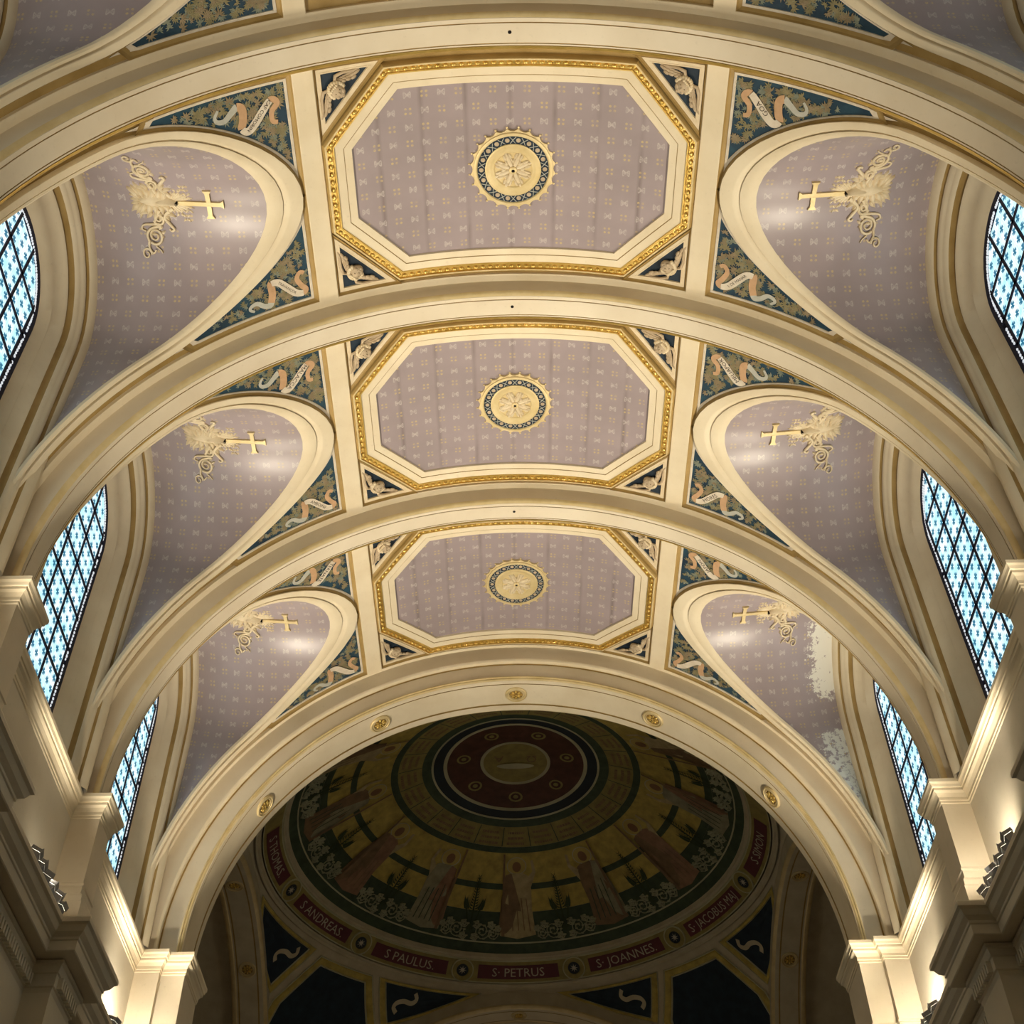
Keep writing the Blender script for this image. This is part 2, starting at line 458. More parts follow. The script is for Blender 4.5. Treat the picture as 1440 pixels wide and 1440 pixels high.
def build_window(b, s):
    global wn
    wn += 1
    yc = BC[b]
    ro = tag(empty('window_%d' % wn, (0, yc, 0)), 'round-arched leaded window of pale cyan glass with moulded stone surround', kind='structure')
    def sect(name, prof, mat, sm=40):
        mb = MB(); mb.grid([[(s * x, p[0], p[1]) for p in arch_loop(r, zl)] for r, x, zl in prof]); return mb.build(name, mat, ro, sm)
    def pr(*fs):          # fraction across the splay, proud height
        return [(1.47 - 0.57 * f + 0.0, 5.31 + 0.44 * f - p * 0.7, 3.80 - 0.29 * f) for f, p in fs]
    sect('outer_fillet', [(1.53, 5.66, 3.82), (1.53, 5.31, 3.82)] + pr((0.0, 0.02), (0.02, 0.03), (0.14, 0.03), (0.16, 0.015)), 'cream')
    sect('gilt_cavetto', pr((0.16, 0.015), (0.18, -0.01), (0.215, -0.012), (0.22, 0.0)), 'ochre')
    sect('roll_moulding', pr((0.22, 0.0), (0.225, 0.02), (0.25, 0.035), (0.30, 0.035), (0.32, 0.02), (0.34, 0.025), (0.39, 0.02), (0.41, 0.0)), 'cream')
    sect('quirk', pr((0.41, 0.0), (0.43, -0.03), (0.51, -0.035), (0.53, -0.01)), 'ochre')
    sect('splayed_jamb', pr((0.53, -0.01), (0.54, 0.015), (0.58, 0.02), (0.60, 0.01), (0.78, 0.005), (0.79, 0.012), (0.92, 0.0), (1.0, -0.01)), 'cream')
    sect('glazing_frame', [(0.905, 5.755, 3.51), (0.88, 5.757, 3.505), (GW, 5.76, GZ), (GW - 0.01, 5.79, GZ)], 'lead')
    # sill
    mb = MB(); mb.box((min(s * 5.40, s * 5.9), -1.66, -0.03), (max(s * 5.40, s * 5.9), 1.66, 0.0)); mb.build('window_sill', 'cream', ro)
    # pearl border
    mb = MB(); lp = arch_loop(GW - 0.03, GZ, 70, 0.03, 60)
    for p in lp:
        if random.random() < 0.93:
            mb.ell((s * (GX - 0.005), p[0] + random.uniform(-.006, .006), p[1]), (0.012, random.uniform(.016, .024), random.uniform(.018, .026)), None, 6, 4)
    tag(mb.build('pearl_border', 'pearl_glass', ro), kind='stuff')
    # backing strip behind the pearls
    mb = MB(); A = arch_loop(GW + 0.02, GZ, 24, 0.0, 6); B_ = arch_loop(GW - 0.062, GZ, 24, 0.0, 6)
    mb.grid([[(s * (GX + 0.02), p[0], p[1]) for p in A], [(s * (GX + 0.02), p[0], p[1]) for p in B_]]); mb.build('border_strip', 'lead', ro)
    # square panes
    for ci, (ya, ybb) in enumerate(((-0.78, -0.75), (-0.75, -0.25), (-0.25, 0.25), (0.25, 0.75), (0.75, 0.78))):
        for r in range(9):
            za, zb = 0.165 + 0.51 * (r - 1), 0.165 + 0.51 * r
            if ya < -0.76 or ybb > 0.76: continue
            pl = clip([(ya, za), (ybb, za), (ybb, zb), (ya, zb)], region)
            if len(pl) < 3: continue
            key = (ci, r, s)
            if key not in pane_cache:
                m_ = MB(); uvl = [((p[0] - ya) / 0.5, (p[1] - za) / 0.51) for p in pl]
                i1 = [m_.add((s * GX, p[0], p[1])) for p in pl]; i2 = [m_.add((s * (GX + 0.012), p[0], p[1])) for p in pl]
                m_.face(i1, uvl); m_.face(list(reversed(i2)), list(reversed(uvl)))
                for k in range(len(pl)):
                    k2 = (k + 1) % len(pl); m_.face((i1[k], i1[k2], i2[k2], i2[k]), [uvl[k]] * 4)
                pane_cache[key] = m_.mesh('pane', 'stained_glass')
            link('pane', pane_cache[key], ro)
    # lead cames
    for yl in (-0.75, -0.25, 0.25, 0.75):
        top = GZ + sqrt((GW - 0.03) ** 2 - yl ** 2)
        mb = MB(); mb.box((min(s * (GX - .012), s * (GX + .02)), yl - 0.024, 0.0), (max(s * (GX - .012), s * (GX + .02)), yl + 0.024, top)); mb.build('lead_came', 'lead', ro)
    for r in range(9):
        z = 0.165 + 0.51 * r
        if z > GZ + GW - 0.1: break
        hw = GW - 0.03 if z < GZ else sqrt(max(0, (GW - 0.03) ** 2 - (z - GZ) ** 2))
        mb = MB(); mb.box((min(s * (GX - .012), s * (GX + .02)), -hw, z - 0.024), (max(s * (GX - .012), s * (GX + .02)), hw, z + 0.024)); mb.build('lead_came', 'lead', ro)
for b in range(4):
    for s in (-1, 1): build_window(b, s)

# ------------------------------------------------------------------ transverse arches
def arch_sweep(prof, zb=0.0, n=72, yc=0.0, zc=Z0):
    """prof: (dy, r); returns rows"""
    rows = []
    for dy, r in prof:
        row = [(-r, yc + dy, zb)] + [(r * sin(a), yc + dy, zc + r * cos(a)) for a in (-PI / 2 + PI * k / n for k in range(n + 1))] + [(r, yc + dy, zb)]
        rows.append(row)
    return rows
tn = 0
def trim(label):
    global tn
    tn += 1
    return tag(empty('trim_%d' % tn), label, kind='structure')
def build_arch(yc, lab):
    ro = trim(lab); ro.location = (0, yc, 0)
    def seg(name, prof, mat, sm=35):
        mb = MB(); mb.grid(arch_sweep(prof)); return mb.build(name, mat, ro, sm)
    seg('arch_face', [(-0.22, RV + 0.05), (-0.22, 5.285)], 'arch_stone')
    seg('gilt_edge', [(-0.22, 5.285), (-0.215, 5.262), (-0.195, 5.24), (-0.168, 5.228)], 'pale_gold')
    seg('soffit_fillet', [(-0.168, 5.228), (-0.164, 5.222), (-0.118, 5.222)], 'arch_stone')
    seg('soffit_groove', [(-0.118, 5.222), (-0.116, 5.232), (-0.108, 5.232), (-0.106, 5.225)], 'ochre')
    so = seg('soffit', [(-0.106, 5.225), (-0.104, RA), (0.124, RA), (0.126, 5.225)], 'arch_stone')
    seg('soffit_groove', [(0.126, 5.225), (0.128, 5.232), (0.136, 5.232), (0.138, 5.224)], 'ochre')
    seg('soffit_fillet', [(0.138, 5.224), (0.14, 5.222), (0.155, 5.222)], 'arch_stone')
    seg('soffit_groove', [(0.155, 5.222), (0.157, 5.23), (0.163, 5.23), (0.165, 5.222)], 'ochre')
    seg('gilt_edge', [(0.165, 5.222), (0.19, 5.228), (0.21, 5.245), (0.22, 5.275)], 'gold')
    seg('arch_face', [(0.22, 5.275), (0.22, RV + 0.05)], 'arch_stone')
    mb = MB(); pts = [(0.022 * cos(2 * PI * k / 12), 0.022 * sin(2 * PI * k / 12), Z0 + RA - 0.003) for k in range(12)]
    mb.fan(pts); mb.grid([pts, [(p[0], p[1], Z0 + RA + .03) for p in pts]], closed=True); mb.build('anchor_hole', 'black', ro)
    return ro
for k, yc in enumerate(AY): build_arch(yc, ['cream transverse arch between the GOA bay and the camera', 'cream transverse arch between the GOA and MALACCA bays', 'cream transverse arch between the MALACCA bay and the bay beside the dome'][k])
build_arch(AY[0] - BL, 'cream transverse arch over the camera')

# crossing arch in two orders
RB = 4.88
ro = trim('wide cream arch of two orders opening onto the painted dome')
def seg(name, prof, mat, sm=35, par=ro):
    mb = MB(); mb.grid(arch_sweep(prof)); return mb.build(name, mat, par, sm)
seg('arch_face', [(16.84, RV + 0.05), (16.84, 5.26)], 'arch_stone')
seg('outer_order_edge', [(16.84, 5.26), (16.845, 5.235), (16.86, RA), (16.94, RA)], 'cream')
seg('inner_order_face', [(16.94, RA), (16.94, 4.955)], 'arch_stone')
seg('order_joint', [(16.922, RA - 0.003), (16.937, RA - 0.003), (16.937, RA - 0.022)], 'ochre')
seg('gilt_fillet', [(16.94, 4.955), (16.93, 4.945), (16.93, 4.93), (16.945, 4.925), (16.955, 4.925), (16.955, 4.905), (16.965, 4.895), (16.98, 4.89)], 'pale_gold')
seg('soffit_fillet', [(16.98, 4.89), (16.985, RB + 0.002), (17.06, RB + 0.002)], 'cream')
seg('soffit_groove', [(17.06, RB), (17.062, RB + 0.02), (17.085, RB + 0.02), (17.087, RB + 0.008)], 'ochre')
seg('soffit', [(17.087, RB + 0.008), (17.60, RB + 0.008)], 'cream')
seg('soffit_groove', [(17.60, RB + 0.008), (17.603, RB + 0.02), (17.63, RB + 0.02), (17.632, RB)], 'ochre')
seg('soffit_fillet', [(17.632, RB), (17.77, RB)], 'cream')
seg('gilt_fillet', [(17.77, RB), (17.80, RB + 0.015), (17.83, RB + 0.04)], 'pale_gold')
seg('arch_face', [(17.83, RB + 0.04), (17.83, 5.9)], 'dome_stone')

# arch rosettes
def rosette_mesh():
    parts = {}
    mb = MB(); n = 24
    rows = [[(r * cos(2 * PI * k / n), r * sin(2 * PI * k / n), h) for k in range(n)] for r, h in ((0.19, -0.03), (0.19, 0.015), (0.175, 0.03), (0.16, 0.03), (0.15, 0.015), (0.14, 0.02), (0.125, 0.02), (0.115, 0.0))]
    mb.grid(rows, closed=True); parts['ring'] = mb.mesh('ring', 'pale_gold', 40)
    mb = MB(); mb.fan([(0.117 * cos(2 * PI * k / n), 0.117 * sin(2 * PI * k / n), 0.002) for k in range(n)]); parts['ground'] = mb.mesh('ground', 'ochre')
    mb = MB()
    for k in range(8):
        a = 2 * PI * k / 8; M = Matrix.Rotation(a, 3, 'Z')
        mb.ell(M @ Vector((0.068, 0, 0.01)), (0.042, 0.022, 0.022), M)
    mb.ell((0, 0, 0.02), (0.026, 0.026, 0.02)); parts['flower'] = mb.mesh('flower', 'gold', 50)
    mb = MB(); mb.fan([(0.012 * cos(2 * PI * k / 8), 0.012 * sin(2 * PI * k / 8), 0.042) for k in range(8)]); parts['bore'] = mb.mesh('bore', 'black')
    return parts
def frame_at(p, xdir, normal):
    z = Vector(normal).normalized(); x = Vector(xdir); x = (x - z * x.dot(z)).normalized(); y = z.cross(x)
    M = Matrix((x, y, z)).transposed().to_4x4(); M.translation = p
    return M
ROS = rosette_mesh()
def put(name, parts, M, label, cat, group=None):
    e = empty(name); e.matrix_basis = M; tag(e, label, cat, group)
    for k, me in parts.items():
        o = link(k, me, e)
        if k in ('band_lattice', 'band_roundel', 'acanthus'): o['kind'] = 'stuff'
    return e
for th in (-57, -28.5, 0, 28.5, 57):
    a = rad(th); p = Vector((RB * sin(a), 17.345, Z0 + RB * cos(a)))
    lab = {0: 'gilt rosette at the crown of the arch before the dome', 28.5: 'gilt rosette beside the crown one on dome arch, ' + ('peeling lunette side' if th > 0 else 'away from peeling lunette'), 57: 'gilt rosette low on dome arch, ' + ('peeling lunette side' if th > 0 else 'away from peeling lunette')}[abs(th)]
    put('rosette', ROS, frame_at(p, (cos(a), 0, -sin(a)), (-sin(a), 0, -cos(a))), lab, 'rosette', 'rosettes on the dome arch')

# ------------------------------------------------------------------ octagonal crown panels
def octo(t):
    a = (1.535 + (1.372 - 1.535) * t, 1.46 + (1.15 - 1.46) * t); c = (2.355 + (1.998 - 2.355) * t, 0.59 + (0.47 - 0.59) * t)
    P = [a, c, (c[0], -c[1]), (a[0], -a[1])]
    return P + [(-x, y) for x, y in reversed(P)]
PLACE = ['above the camera', 'in the GOA bay', 'in the MALACCA bay', 'in the bay beside the dome']
def build_octagon(b, yc):
    ro = tag(empty('octagonal_panel', (0, yc, Z0)), 'lavender octagonal ceiling panel with gilt bead frame ' + PLACE[b], 'ceiling panel', 'octagonal crown panels')
    VB = lambda u, v, h=0.0: (VM(u, v, h)[0], v, VM(u, v, h)[2] - Z0)
    def ring(name, prof, mat, sm=None):
        mb = MB(); loft(mb, [(dens(octo(t)), h) for t, h in prof], VB); return mb.build(name, mat, ro, sm)
    ring('frame_side', [(-0.06, HR), (-0.03, 0.03), (0.0, 0.055)], 'ochre')
    ring('outer_fillet', [(0.0, 0.055), (0.01, 0.066), (0.06, 0.066), (0.07, 0.058)], 'pale_gold')
    br = ring('bead_band', [(0.07, 0.058), (0.09, 0.035), (0.27, 0.03), (0.29, 0.045), (0.34, 0.045), (0.36, 0.03)], 'gold')
    mb = MB(); P = octo(0.18); n = len(P)
    for k in range(n):
        a, c = Vector((*P[k], 0)), Vector((*P[(k + 1) % n], 0)); d = c - a; q = int(d.length / 0.095)
        for i in range(q):
            p = a + d * ((i + 0.5) / q); w3 = Vector(VB(p.x, p.y, 0.045)); nrm = Vector((-sin(p.x / RV), 0, -cos(p.x / RV)))
            t3 = (Vector(VB(p.x + d.x * .01, p.y + d.y * .01, 0.045)) - w3).normalized()
            M = Matrix((t3, nrm.cross(t3), nrm)).transposed()
            mb.ell(w3, (0.036, 0.026, 0.024), M, 8, 5)
    tag(mb.build('bead_course', 'gold', ro, 50), kind='stuff')
    ring('cream_fascia', [(0.36, 0.03), (0.37, 0.028), (0.68, 0.024)], 'cream')
    ring('fascia_line', [(0.68, 0.024), (0.685, 0.015), (0.71, 0.015)], 'ochre')
    ring('inner_fascia', [(0.71, 0.015), (0.715, 0.02), (0.97, 0.014), (0.985, 0.014), (1.0, -0.02)], 'cream')
    mb = MB(); sheet(mb, octo(1.0), -0.02, VB, 0.0); mb.build('patterned_field', 'lavender_field', ro, 30)
for b, yc in enumerate(BC): build_octagon(b, yc)

# ------------------------------------------------------------------ medallions
def medallion_parts():
    P = {}
    n = 96
    circ = lambda r, h, n=48: [(r * cos(2 * PI * k / n), r * sin(2 * PI * k / n), h) for k in range(n)]
    mb = MB()
    tooth = []
    for k in range(n):
        q = k % 4; r = (0.515, 0.522, 0.548, 0.522)[q]
        tooth.append((r * cos(2 * PI * k / n), r * sin(2 * PI * k / n)))
    mb.grid([[(x, y, -0.03) for x, y in tooth], [(x, y, 0.025) for x, y in tooth], [(x * .9, y * .9, 0.035) for x, y in tooth]], closed=True)
    for k in range(24):
        a = 2 * PI * (k * 4 + 2) / n; mb.ell((0.562 * cos(a), 0.562 * sin(a), 0.012), (0.016, 0.016, 0.012), None, 6, 4)
    P['toothed_rim'] = mb.mesh('toothed_rim', 'pale_gold', 30)
    mb = MB(); mb.grid([circ(r, h) for r, h in ((0.505, 0.03), (0.50, 0.05), (0.485, 0.055), (0.465, 0.055), (0.455, 0.04))], closed=True); P['outer_ring'] = mb.mesh('outer_ring', 'pale_gold', 40)
    mb = MB(); mb.grid([circ(0.457, 0.04), circ(0.35, 0.04)], closed=True); P['blue_band'] = mb.mesh('blue_band', 'blue_ground')
    mb = MB()
    for k in range(18):
        a = 2 * PI * k / 18; mb.ell((0.405 * cos(a), 0.405 * sin(a), 0.04), (0.03, 0.03, 0.008), None, 10, 4)
    P['band_roundel'] = mb.mesh('band_roundel', 'cherub_stone', 40)
    mb = MB()
    for k in range(18):
        a0 = 2 * PI * (k + 0.5) / 18
        for d in (-1, 1):
            p = [Vector((r * cos(a0 + d * f), r * sin(a0 + d * f), 0.044)) for r, f in ((0.362, 0.09), (0.405, 0.0), (0.448, -0.09))]
            mb.tube(p, 0.005, 4)
    P['band_lattice'] = mb.mesh('band_lattice', 'ribbon_grey')
    mb = MB(); mb.grid([circ(r, h) for r, h in ((0.357, 0.04), (0.357, 0.055), (0.345, 0.062), (0.33, 0.06), (0.30, 0.05), (0.27, 0.045), (0.255, 0.05), (0.245, 0.05), (0.23, 0.035), (0.0, 0.03))], closed=True)
    P['dished_boss'] = mb.mesh('dished_boss', 'pale_gold', 40)
    mb = MB()
    for k in range(8):
        a = 2 * PI * k / 8 + PI / 8; M = Matrix.Rotation(a, 3, 'Z')
        for dx, dy_, rx, ry in ((0.12, 0, 0.10, 0.030), (0.19, 0.035, 0.045, 0.020), (0.19, -0.035, 0.045, 0.020), (0.225, 0, 0.035, 0.022), (0.12, 0.04, 0.04, 0.015), (0.12, -0.04, 0.04, 0.015)):
            mb.ell(M @ Vector((dx, dy_, 0.04)), (rx, ry, 0.022), M, 8, 4)
    P['acanthus'] = mb.mesh('acanthus', 'relief_cream', 50)
    mb = MB(); mb.grid([circ(r, h, 20) for r, h in ((0.05, 0.04), (0.05, 0.07), (0.035, 0.08), (0.022, 0.08), (0.02, 0.06))], closed=True); P['collar'] = mb.mesh('collar', 'pale_gold', 40)
    mb = MB(); mb.fan(circ(0.021, 0.072, 8)); P['bore'] = mb.mesh('bore', 'black')
    return P
MED = medallion_parts()
for b, yc in enumerate(BC):
    if b == 0: continue
    put('medallion', MED, frame_at((0.03, yc, Z0 + RV + 0.004), (1, 0, 0), (0, 0, -1)), 'round gilt ceiling medallion with blue ring and acanthus boss ' + PLACE[b], 'medallion', 'crown medallions')

# ------------------------------------------------------------------ painted spandrels with scrolls
def spandrel_loop(d, n1=8, n2=16, n3=30):
    u0, v1, r = 2.645 + d, 1.55 - d, 1.428 + d * 0.62
    z = vz(u0); dz = z - ZL
    v0 = max(r * sqrt(1 - (dz / (r + RISE)) ** 2) if r + RISE > dz else 0.0, 0.0 if d < 0.02 else 0.12)
    if r > v1: ve = v1
    else: ve = min(r - 0.02, 1.40)
    ue = cuvu(ve, r)
    L_ = [(u0, v0 + (v1 - v0) * k / n1) for k in range(n1)]
    L_ += [(u0 + (ue - u0) * k / n2, v1) for k in range(n2)]
    L_ += [(max(u0, cuvu(v, r)), v) for v in (ve + (v0 - ve) * k / n3 for k in range(n3))]
    return L_
TOPR = [(2.862, .97), (2.924, .991), (2.923, 1.106), (2.848, 1.192), (2.868, 1.241), (2.931, 1.248), (3.034, 1.144), (3.14, 1.028), (3.242, .95), (3.315, .994), (3.286, 1.102), (3.281, 1.228), (3.34, 1.268), (3.412, 1.223), (3.514, 1.149), (3.604, 1.16), (3.628, 1.217), (3.577, 1.291)]
BOTR = [(2.799, 1.077), (2.853, 1.053), (2.903, 1.135), (2.85, 1.249), (2.8, 1.317), (2.838, 1.36), (2.941, 1.329), (3.051, 1.214), (3.161, 1.1), (3.257, 1.086), (3.264, 1.137), (3.261, 1.244), (3.293, 1.358), (3.322, 1.393), (3.402, 1.365), (3.485, 1.299), (3.571, 1.312), (3.594, 1.356), (3.536, 1.40)]
def catmull(P, n=5):
    out = []
    for i in range(len(P) - 1):
        p0, p1, p2, p3 = (Vector((*P[max(0, min(len(P) - 1, i + k))], 0)) for k in (-1, 0, 1, 2))
        for q in range(n):
            t = q / n
            v = 0.5 * ((2 * p1) + (p2 - p0) * t + (2 * p0 - 5 * p1 + 4 * p2 - p3) * t * t + (3 * p1 - p0 - 3 * p2 + p3) * t ** 3)
            out.append((v.x, v.y))
    out.append(P[-1]); return out
TEXTS = {(1, -1, -1): 'CAP COMORIN', (1, -1, 1): 'TRAVANCOR', (1, 1, -1): 'GOA', (1, 1, 1): 'I. DE MANAR', (2, -1, -1): 'MALACCA', (2, 1, -1): 'MELIAPOR', (2, -1, 1): 'AMBOINE', (2, 1, 1): 'MORES', (3, -1, -1): 'TERNATE', (3, 1, -1): 'JAPON'}
def leaf_star(mb, mapf, u, v, r, rot, h, n=7, spread=PI * 1.25):
    for k in range(n):
        a = rot + spread * (k / (n - 1) - 0.5); l = r * random.uniform(0.7, 1.05) * (1 - 0.3 * abs(k / (n - 1) - 0.5)); w_ = r * 0.13
        pts = [(0, 0), (l * 0.45, w_), (l, 0), (l * 0.45, -w_)]
        mb.fan([mapf(u + x * cos(a) - y * sin(a), v + x * sin(a) + y * cos(a), h + (0.006 if i == 0 or i == 2 else 0.003)) for i, (x, y) in enumerate(pts)])
def inside(p, poly):
    c = False; n = len(poly)
    for i in range(n):
        a, b_ = poly[i], poly[(i + 1) % n]
        if (a[1] > p[1]) != (b_[1] > p[1]) and p[0] < (b_[0] - a[0]) * (p[1] - a[1]) / (b_[1] - a[1]) + a[0]: c = not c
    return c
def build_spandrel(b, s, t):
    yc = BC[b]; txt = TEXTS.get((b, s, t))
    if txt and b < 3 and not (b == 2 and t == 1): lab = 'blue leafy spandrel painting with a scroll lettered ' + txt
    else:
        lab = {(0, 1): 'blue leafy spandrel painting in the bay above the camera', (2, 1): 'leafy spandrel painting with faint scroll, dome end, opposite corner to ' + ('MELIAPOR' if s > 0 else 'MALACCA'),
               (3, -1): 'leafy spandrel painting with lettered scroll in dome bay, ' + ('above the peeling lunette' if s > 0 else 'across from the peeling lunette'), (3, 1): 'leafy spandrel painting with scroll against dome arch, ' + ('above the peeling lunette' if s > 0 else 'across from the peeling lunette')}.get((b, t), 'blue leafy spandrel painting above the camera')
    ro = tag(empty('spandrel_painting', (0, yc, Z0)), lab, 'painting', 'painted spandrels beside the lunettes')
    mapf = lambda u, v, h=0.0: (VM(s * u, 0, h)[0], t * v, VM(u, 0, h)[2] - Z0)
    mb = MB(); loft(mb, [(spandrel_loop(d), h) for d, h in ((0.0, 0.004), (0.015, -0.02), (0.055, -0.04))], mapf); mb.build('gilt_cove', 'ochre', ro)
    mb = MB(); loft(mb, [(spandrel_loop(d), h) for d, h in ((0.055, -0.045), (0.056, -0.03), (0.085, -0.03), (0.09, -0.045))], mapf); mb.build('border', 'ribbon_white', ro)
    L_ = spandrel_loop(0.085); mb = MB(); sheet(mb, L_, -0.042, mapf); mb.build('ground', 'teal_ground', ro)
    # leaves
    for mi, (mat, cnt) in enumerate((('leaf_grey', 46), ('leaf_olive', 60), ('leaf_brown', 26))):
        mb = MB(); k = 0; tries = 0
        inn = spandrel_loop(0.13)
        while k < cnt and tries < 3000:
            tries += 1
            u, v = random.uniform(2.75, 4.3), random.uniform(0.35, 1.5)
            if not inside((u, v), inn): continue
            if mi == 1 and (u > 3.9): continue
            leaf_star(mb, mapf, u, v, random.uniform(0.06, 0.10), random.uniform(0, 2 * PI), -0.04 + mi * 0.002); k += 1
        tag(mb.build('painted_foliage', mat, ro), kind='stuff')
    # scroll
    if b == 0: return
    R_ = TOPR if t < 0 else BOTR
    jit = (b - 1) * 0.01
    P = [(p[0] + jit, p[1] + (0.035 if t < 0 else 0.0)) for p in R_]
    cuts = (0, 5, 9, 12, len(P) - 1)
    mats = ('ribbon_tan', 'ribbon_white', 'ribbon_tan', 'ribbon_grey')
    for q in range(4):
        seg_ = catmull(P, 5)[cuts[q] * 5: cuts[q + 1] * 5 + 1]
        rows = [[], []]
        n = len(seg_)
        for k, p in enumerate(seg_):
            a, c = seg_[max(0, k - 1)], seg_[min(n - 1, k + 1)]
            d = Vector((c[0] - a[0], c[1] - a[1])); d = d.normalized() if d.length > 0 else Vector((1, 0))
            f = k / (n - 1)
            wd = {0: 0.026 + 0.016 * f, 1: 0.052, 2: 0.05, 3: 0.045 - 0.03 * f}[q]
            if q == 1: wd *= 0.8 + 0.2 * sin(PI * f)
            rows[0].append(mapf(p[0] - d.y * wd, p[1] + d.x * wd, -0.026 + (0.006 if q == 1 else 0)))
            rows[1].append(mapf(p[0] + d.y * wd, p[1] - d.x * wd, -0.026 + (0.006 if q == 1 else 0)))
        mb = MB(); mb.grid(rows); mb.build('scroll', mats[q], ro)
    if txt:
        v_, f_, wd = text_polys(txt)
        A, B_ = Vector(P[5]), Vector(P[8])
        if t > 0: A, B_ = Vector(P[6]), Vector(P[8])
        A, B_ = A + (B_ - A) * 0.0, A + (B_ - A) * 1.0
        # reading direction in true (x, y) seen from below
        mid = (A + B_) / 2; d = (B_ - A); ln = d.length * 1.0
        hgt = min(0.062, ln / wd); ln = min(ln, hgt * wd)
        d.normalize()
        # upper panels read towards the rib (upside down from here), lower panels read left to right
        if t < 0: d = -d if s > 0 else d
        else: d = d if s > 0 else -d
        # up vector: chosen so glyphs are not mirrored when seen from below (x to the right, y down the picture)
        dx, dy = d.x * s, d.y * t
        ux, uy = dy, -dx
        uxl, uyl = ux * s, uy * t
        mb = MB(); base = [mb.add(mapf(mid.x + d.x * x * ln / wd + uxl * y * hgt, mid.y + d.y * x * ln / wd + uyl * y * hgt, -0.0175)) for x, y in v_]
        for f in f_: mb.face(f)
        mb.build('lettering', 'ink', ro)
for b in range(4):
    for s in (-1, 1):
        for t in (-1, 1):
            if b == 0 and t < 0: continue
            build_spandrel(b, s, t)

# ------------------------------------------------------------------ cherub triangles
def tri_loop(d):
    # lines: u = 2.374 - d ; v = 1.55 - d ; octagon diagonal pushed out by d
    ax, ay, bx, by = 1.535, 1.46, 2.355, 0.59
    nx, ny = (ay - by), (bx - ax); l = math.hypot(nx, ny); nx, ny = nx / l, ny / l
    c = ax * nx + ay * ny + 0.03 + d
    u0, v1 = 2.374 - d, 1.55 - d
    return dens([(u0, v1), ((c - ny * v1) / nx, v1), (u0, (c - nx * u0) / ny)], True, 0.2)
def cherub_parts():
    P = {}
    mb = MB(); mb.ell((0, 0, 0.05), (0.085, 0.10, 0.07), None, 14, 9)
    mb.ell((0, -0.005, 0.12), (0.012, 0.022, 0.018)); mb.ell((-0.045, -0.03, 0.095), (0.03, 0.028, 0.02)); mb.ell((0.045, -0.03, 0.095), (0.03, 0.028, 0.02)); mb.ell((0, -0.048, 0.105), (0.025, 0.008, 0.012)); mb.ell((0, -0.075, 0.095), (0.02, 0.015, 0.015))
    for sx in (-1, 1): mb.ell((sx * 0.085, -0.005, 0.04), (0.014, 0.025, 0.02))
    P['head'] = mb.mesh('head', 'cherub_stone', 60)
    mb = MB()
    for sx in (-1, 1): mb.ell((sx * 0.033, 0.02, 0.108), (0.013, 0.007, 0.008))
    P['eye'] = mb.mesh('eye', 'groove', 60)
    mb = MB()
    for k in range(13):
        a = PI * (-0.08 + 1.16 * k / 12); mb.ell((0.092 * cos(a), 0.012 + 0.098 * sin(a), 0.045), (0.03, 0.03, 0.035), None, 7, 5)
    for k in range(5): mb.ell((-0.05 + 0.025 * k, 0.078, 0.095), (0.02, 0.02, 0.018), None, 7, 5)
    P['hair'] = mb.mesh('hair', 'relief_cream', 60)
    for sx, nm in ((-1, 'wing'), (1, 'wing ')):
        mb = MB()
        for row, (cnt, l0, hh) in enumerate(((8, 0.17, 0.012), (6, 0.12, 0.028), (4, 0.08, 0.042))):
            for k in range(cnt):
                f = k / (cnt - 1); bx, by = 0.07 + 0.22 * f * (1 - 0.18 * row), 0.10 - 0.13 * f - 0.012 * row; a = rad(-62 + 44 * f); l = l0 * (0.75 + 0.25 * f)
                M = Matrix.Rotation(a if sx > 0 else PI - a, 3, 'Z')
                mb.ell(Vector((sx * bx, by, 0)) + M @ Vector((l * 0.42, 0, hh)), (l * 0.5, 0.022, 0.016), M, 8, 4)
        mb.tube([(sx * x, y, 0.03) for x, y in ((0.06, 0.09), (0.12, 0.125), (0.20, 0.085), (0.30, -0.01), (0.36, -0.06))], [0.02, 0.024, 0.02, 0.016, 0.006], 6)
        P[nm] = mb.mesh('wing', 'cherub_stone', 60)
    return P
CHER = cherub_parts()
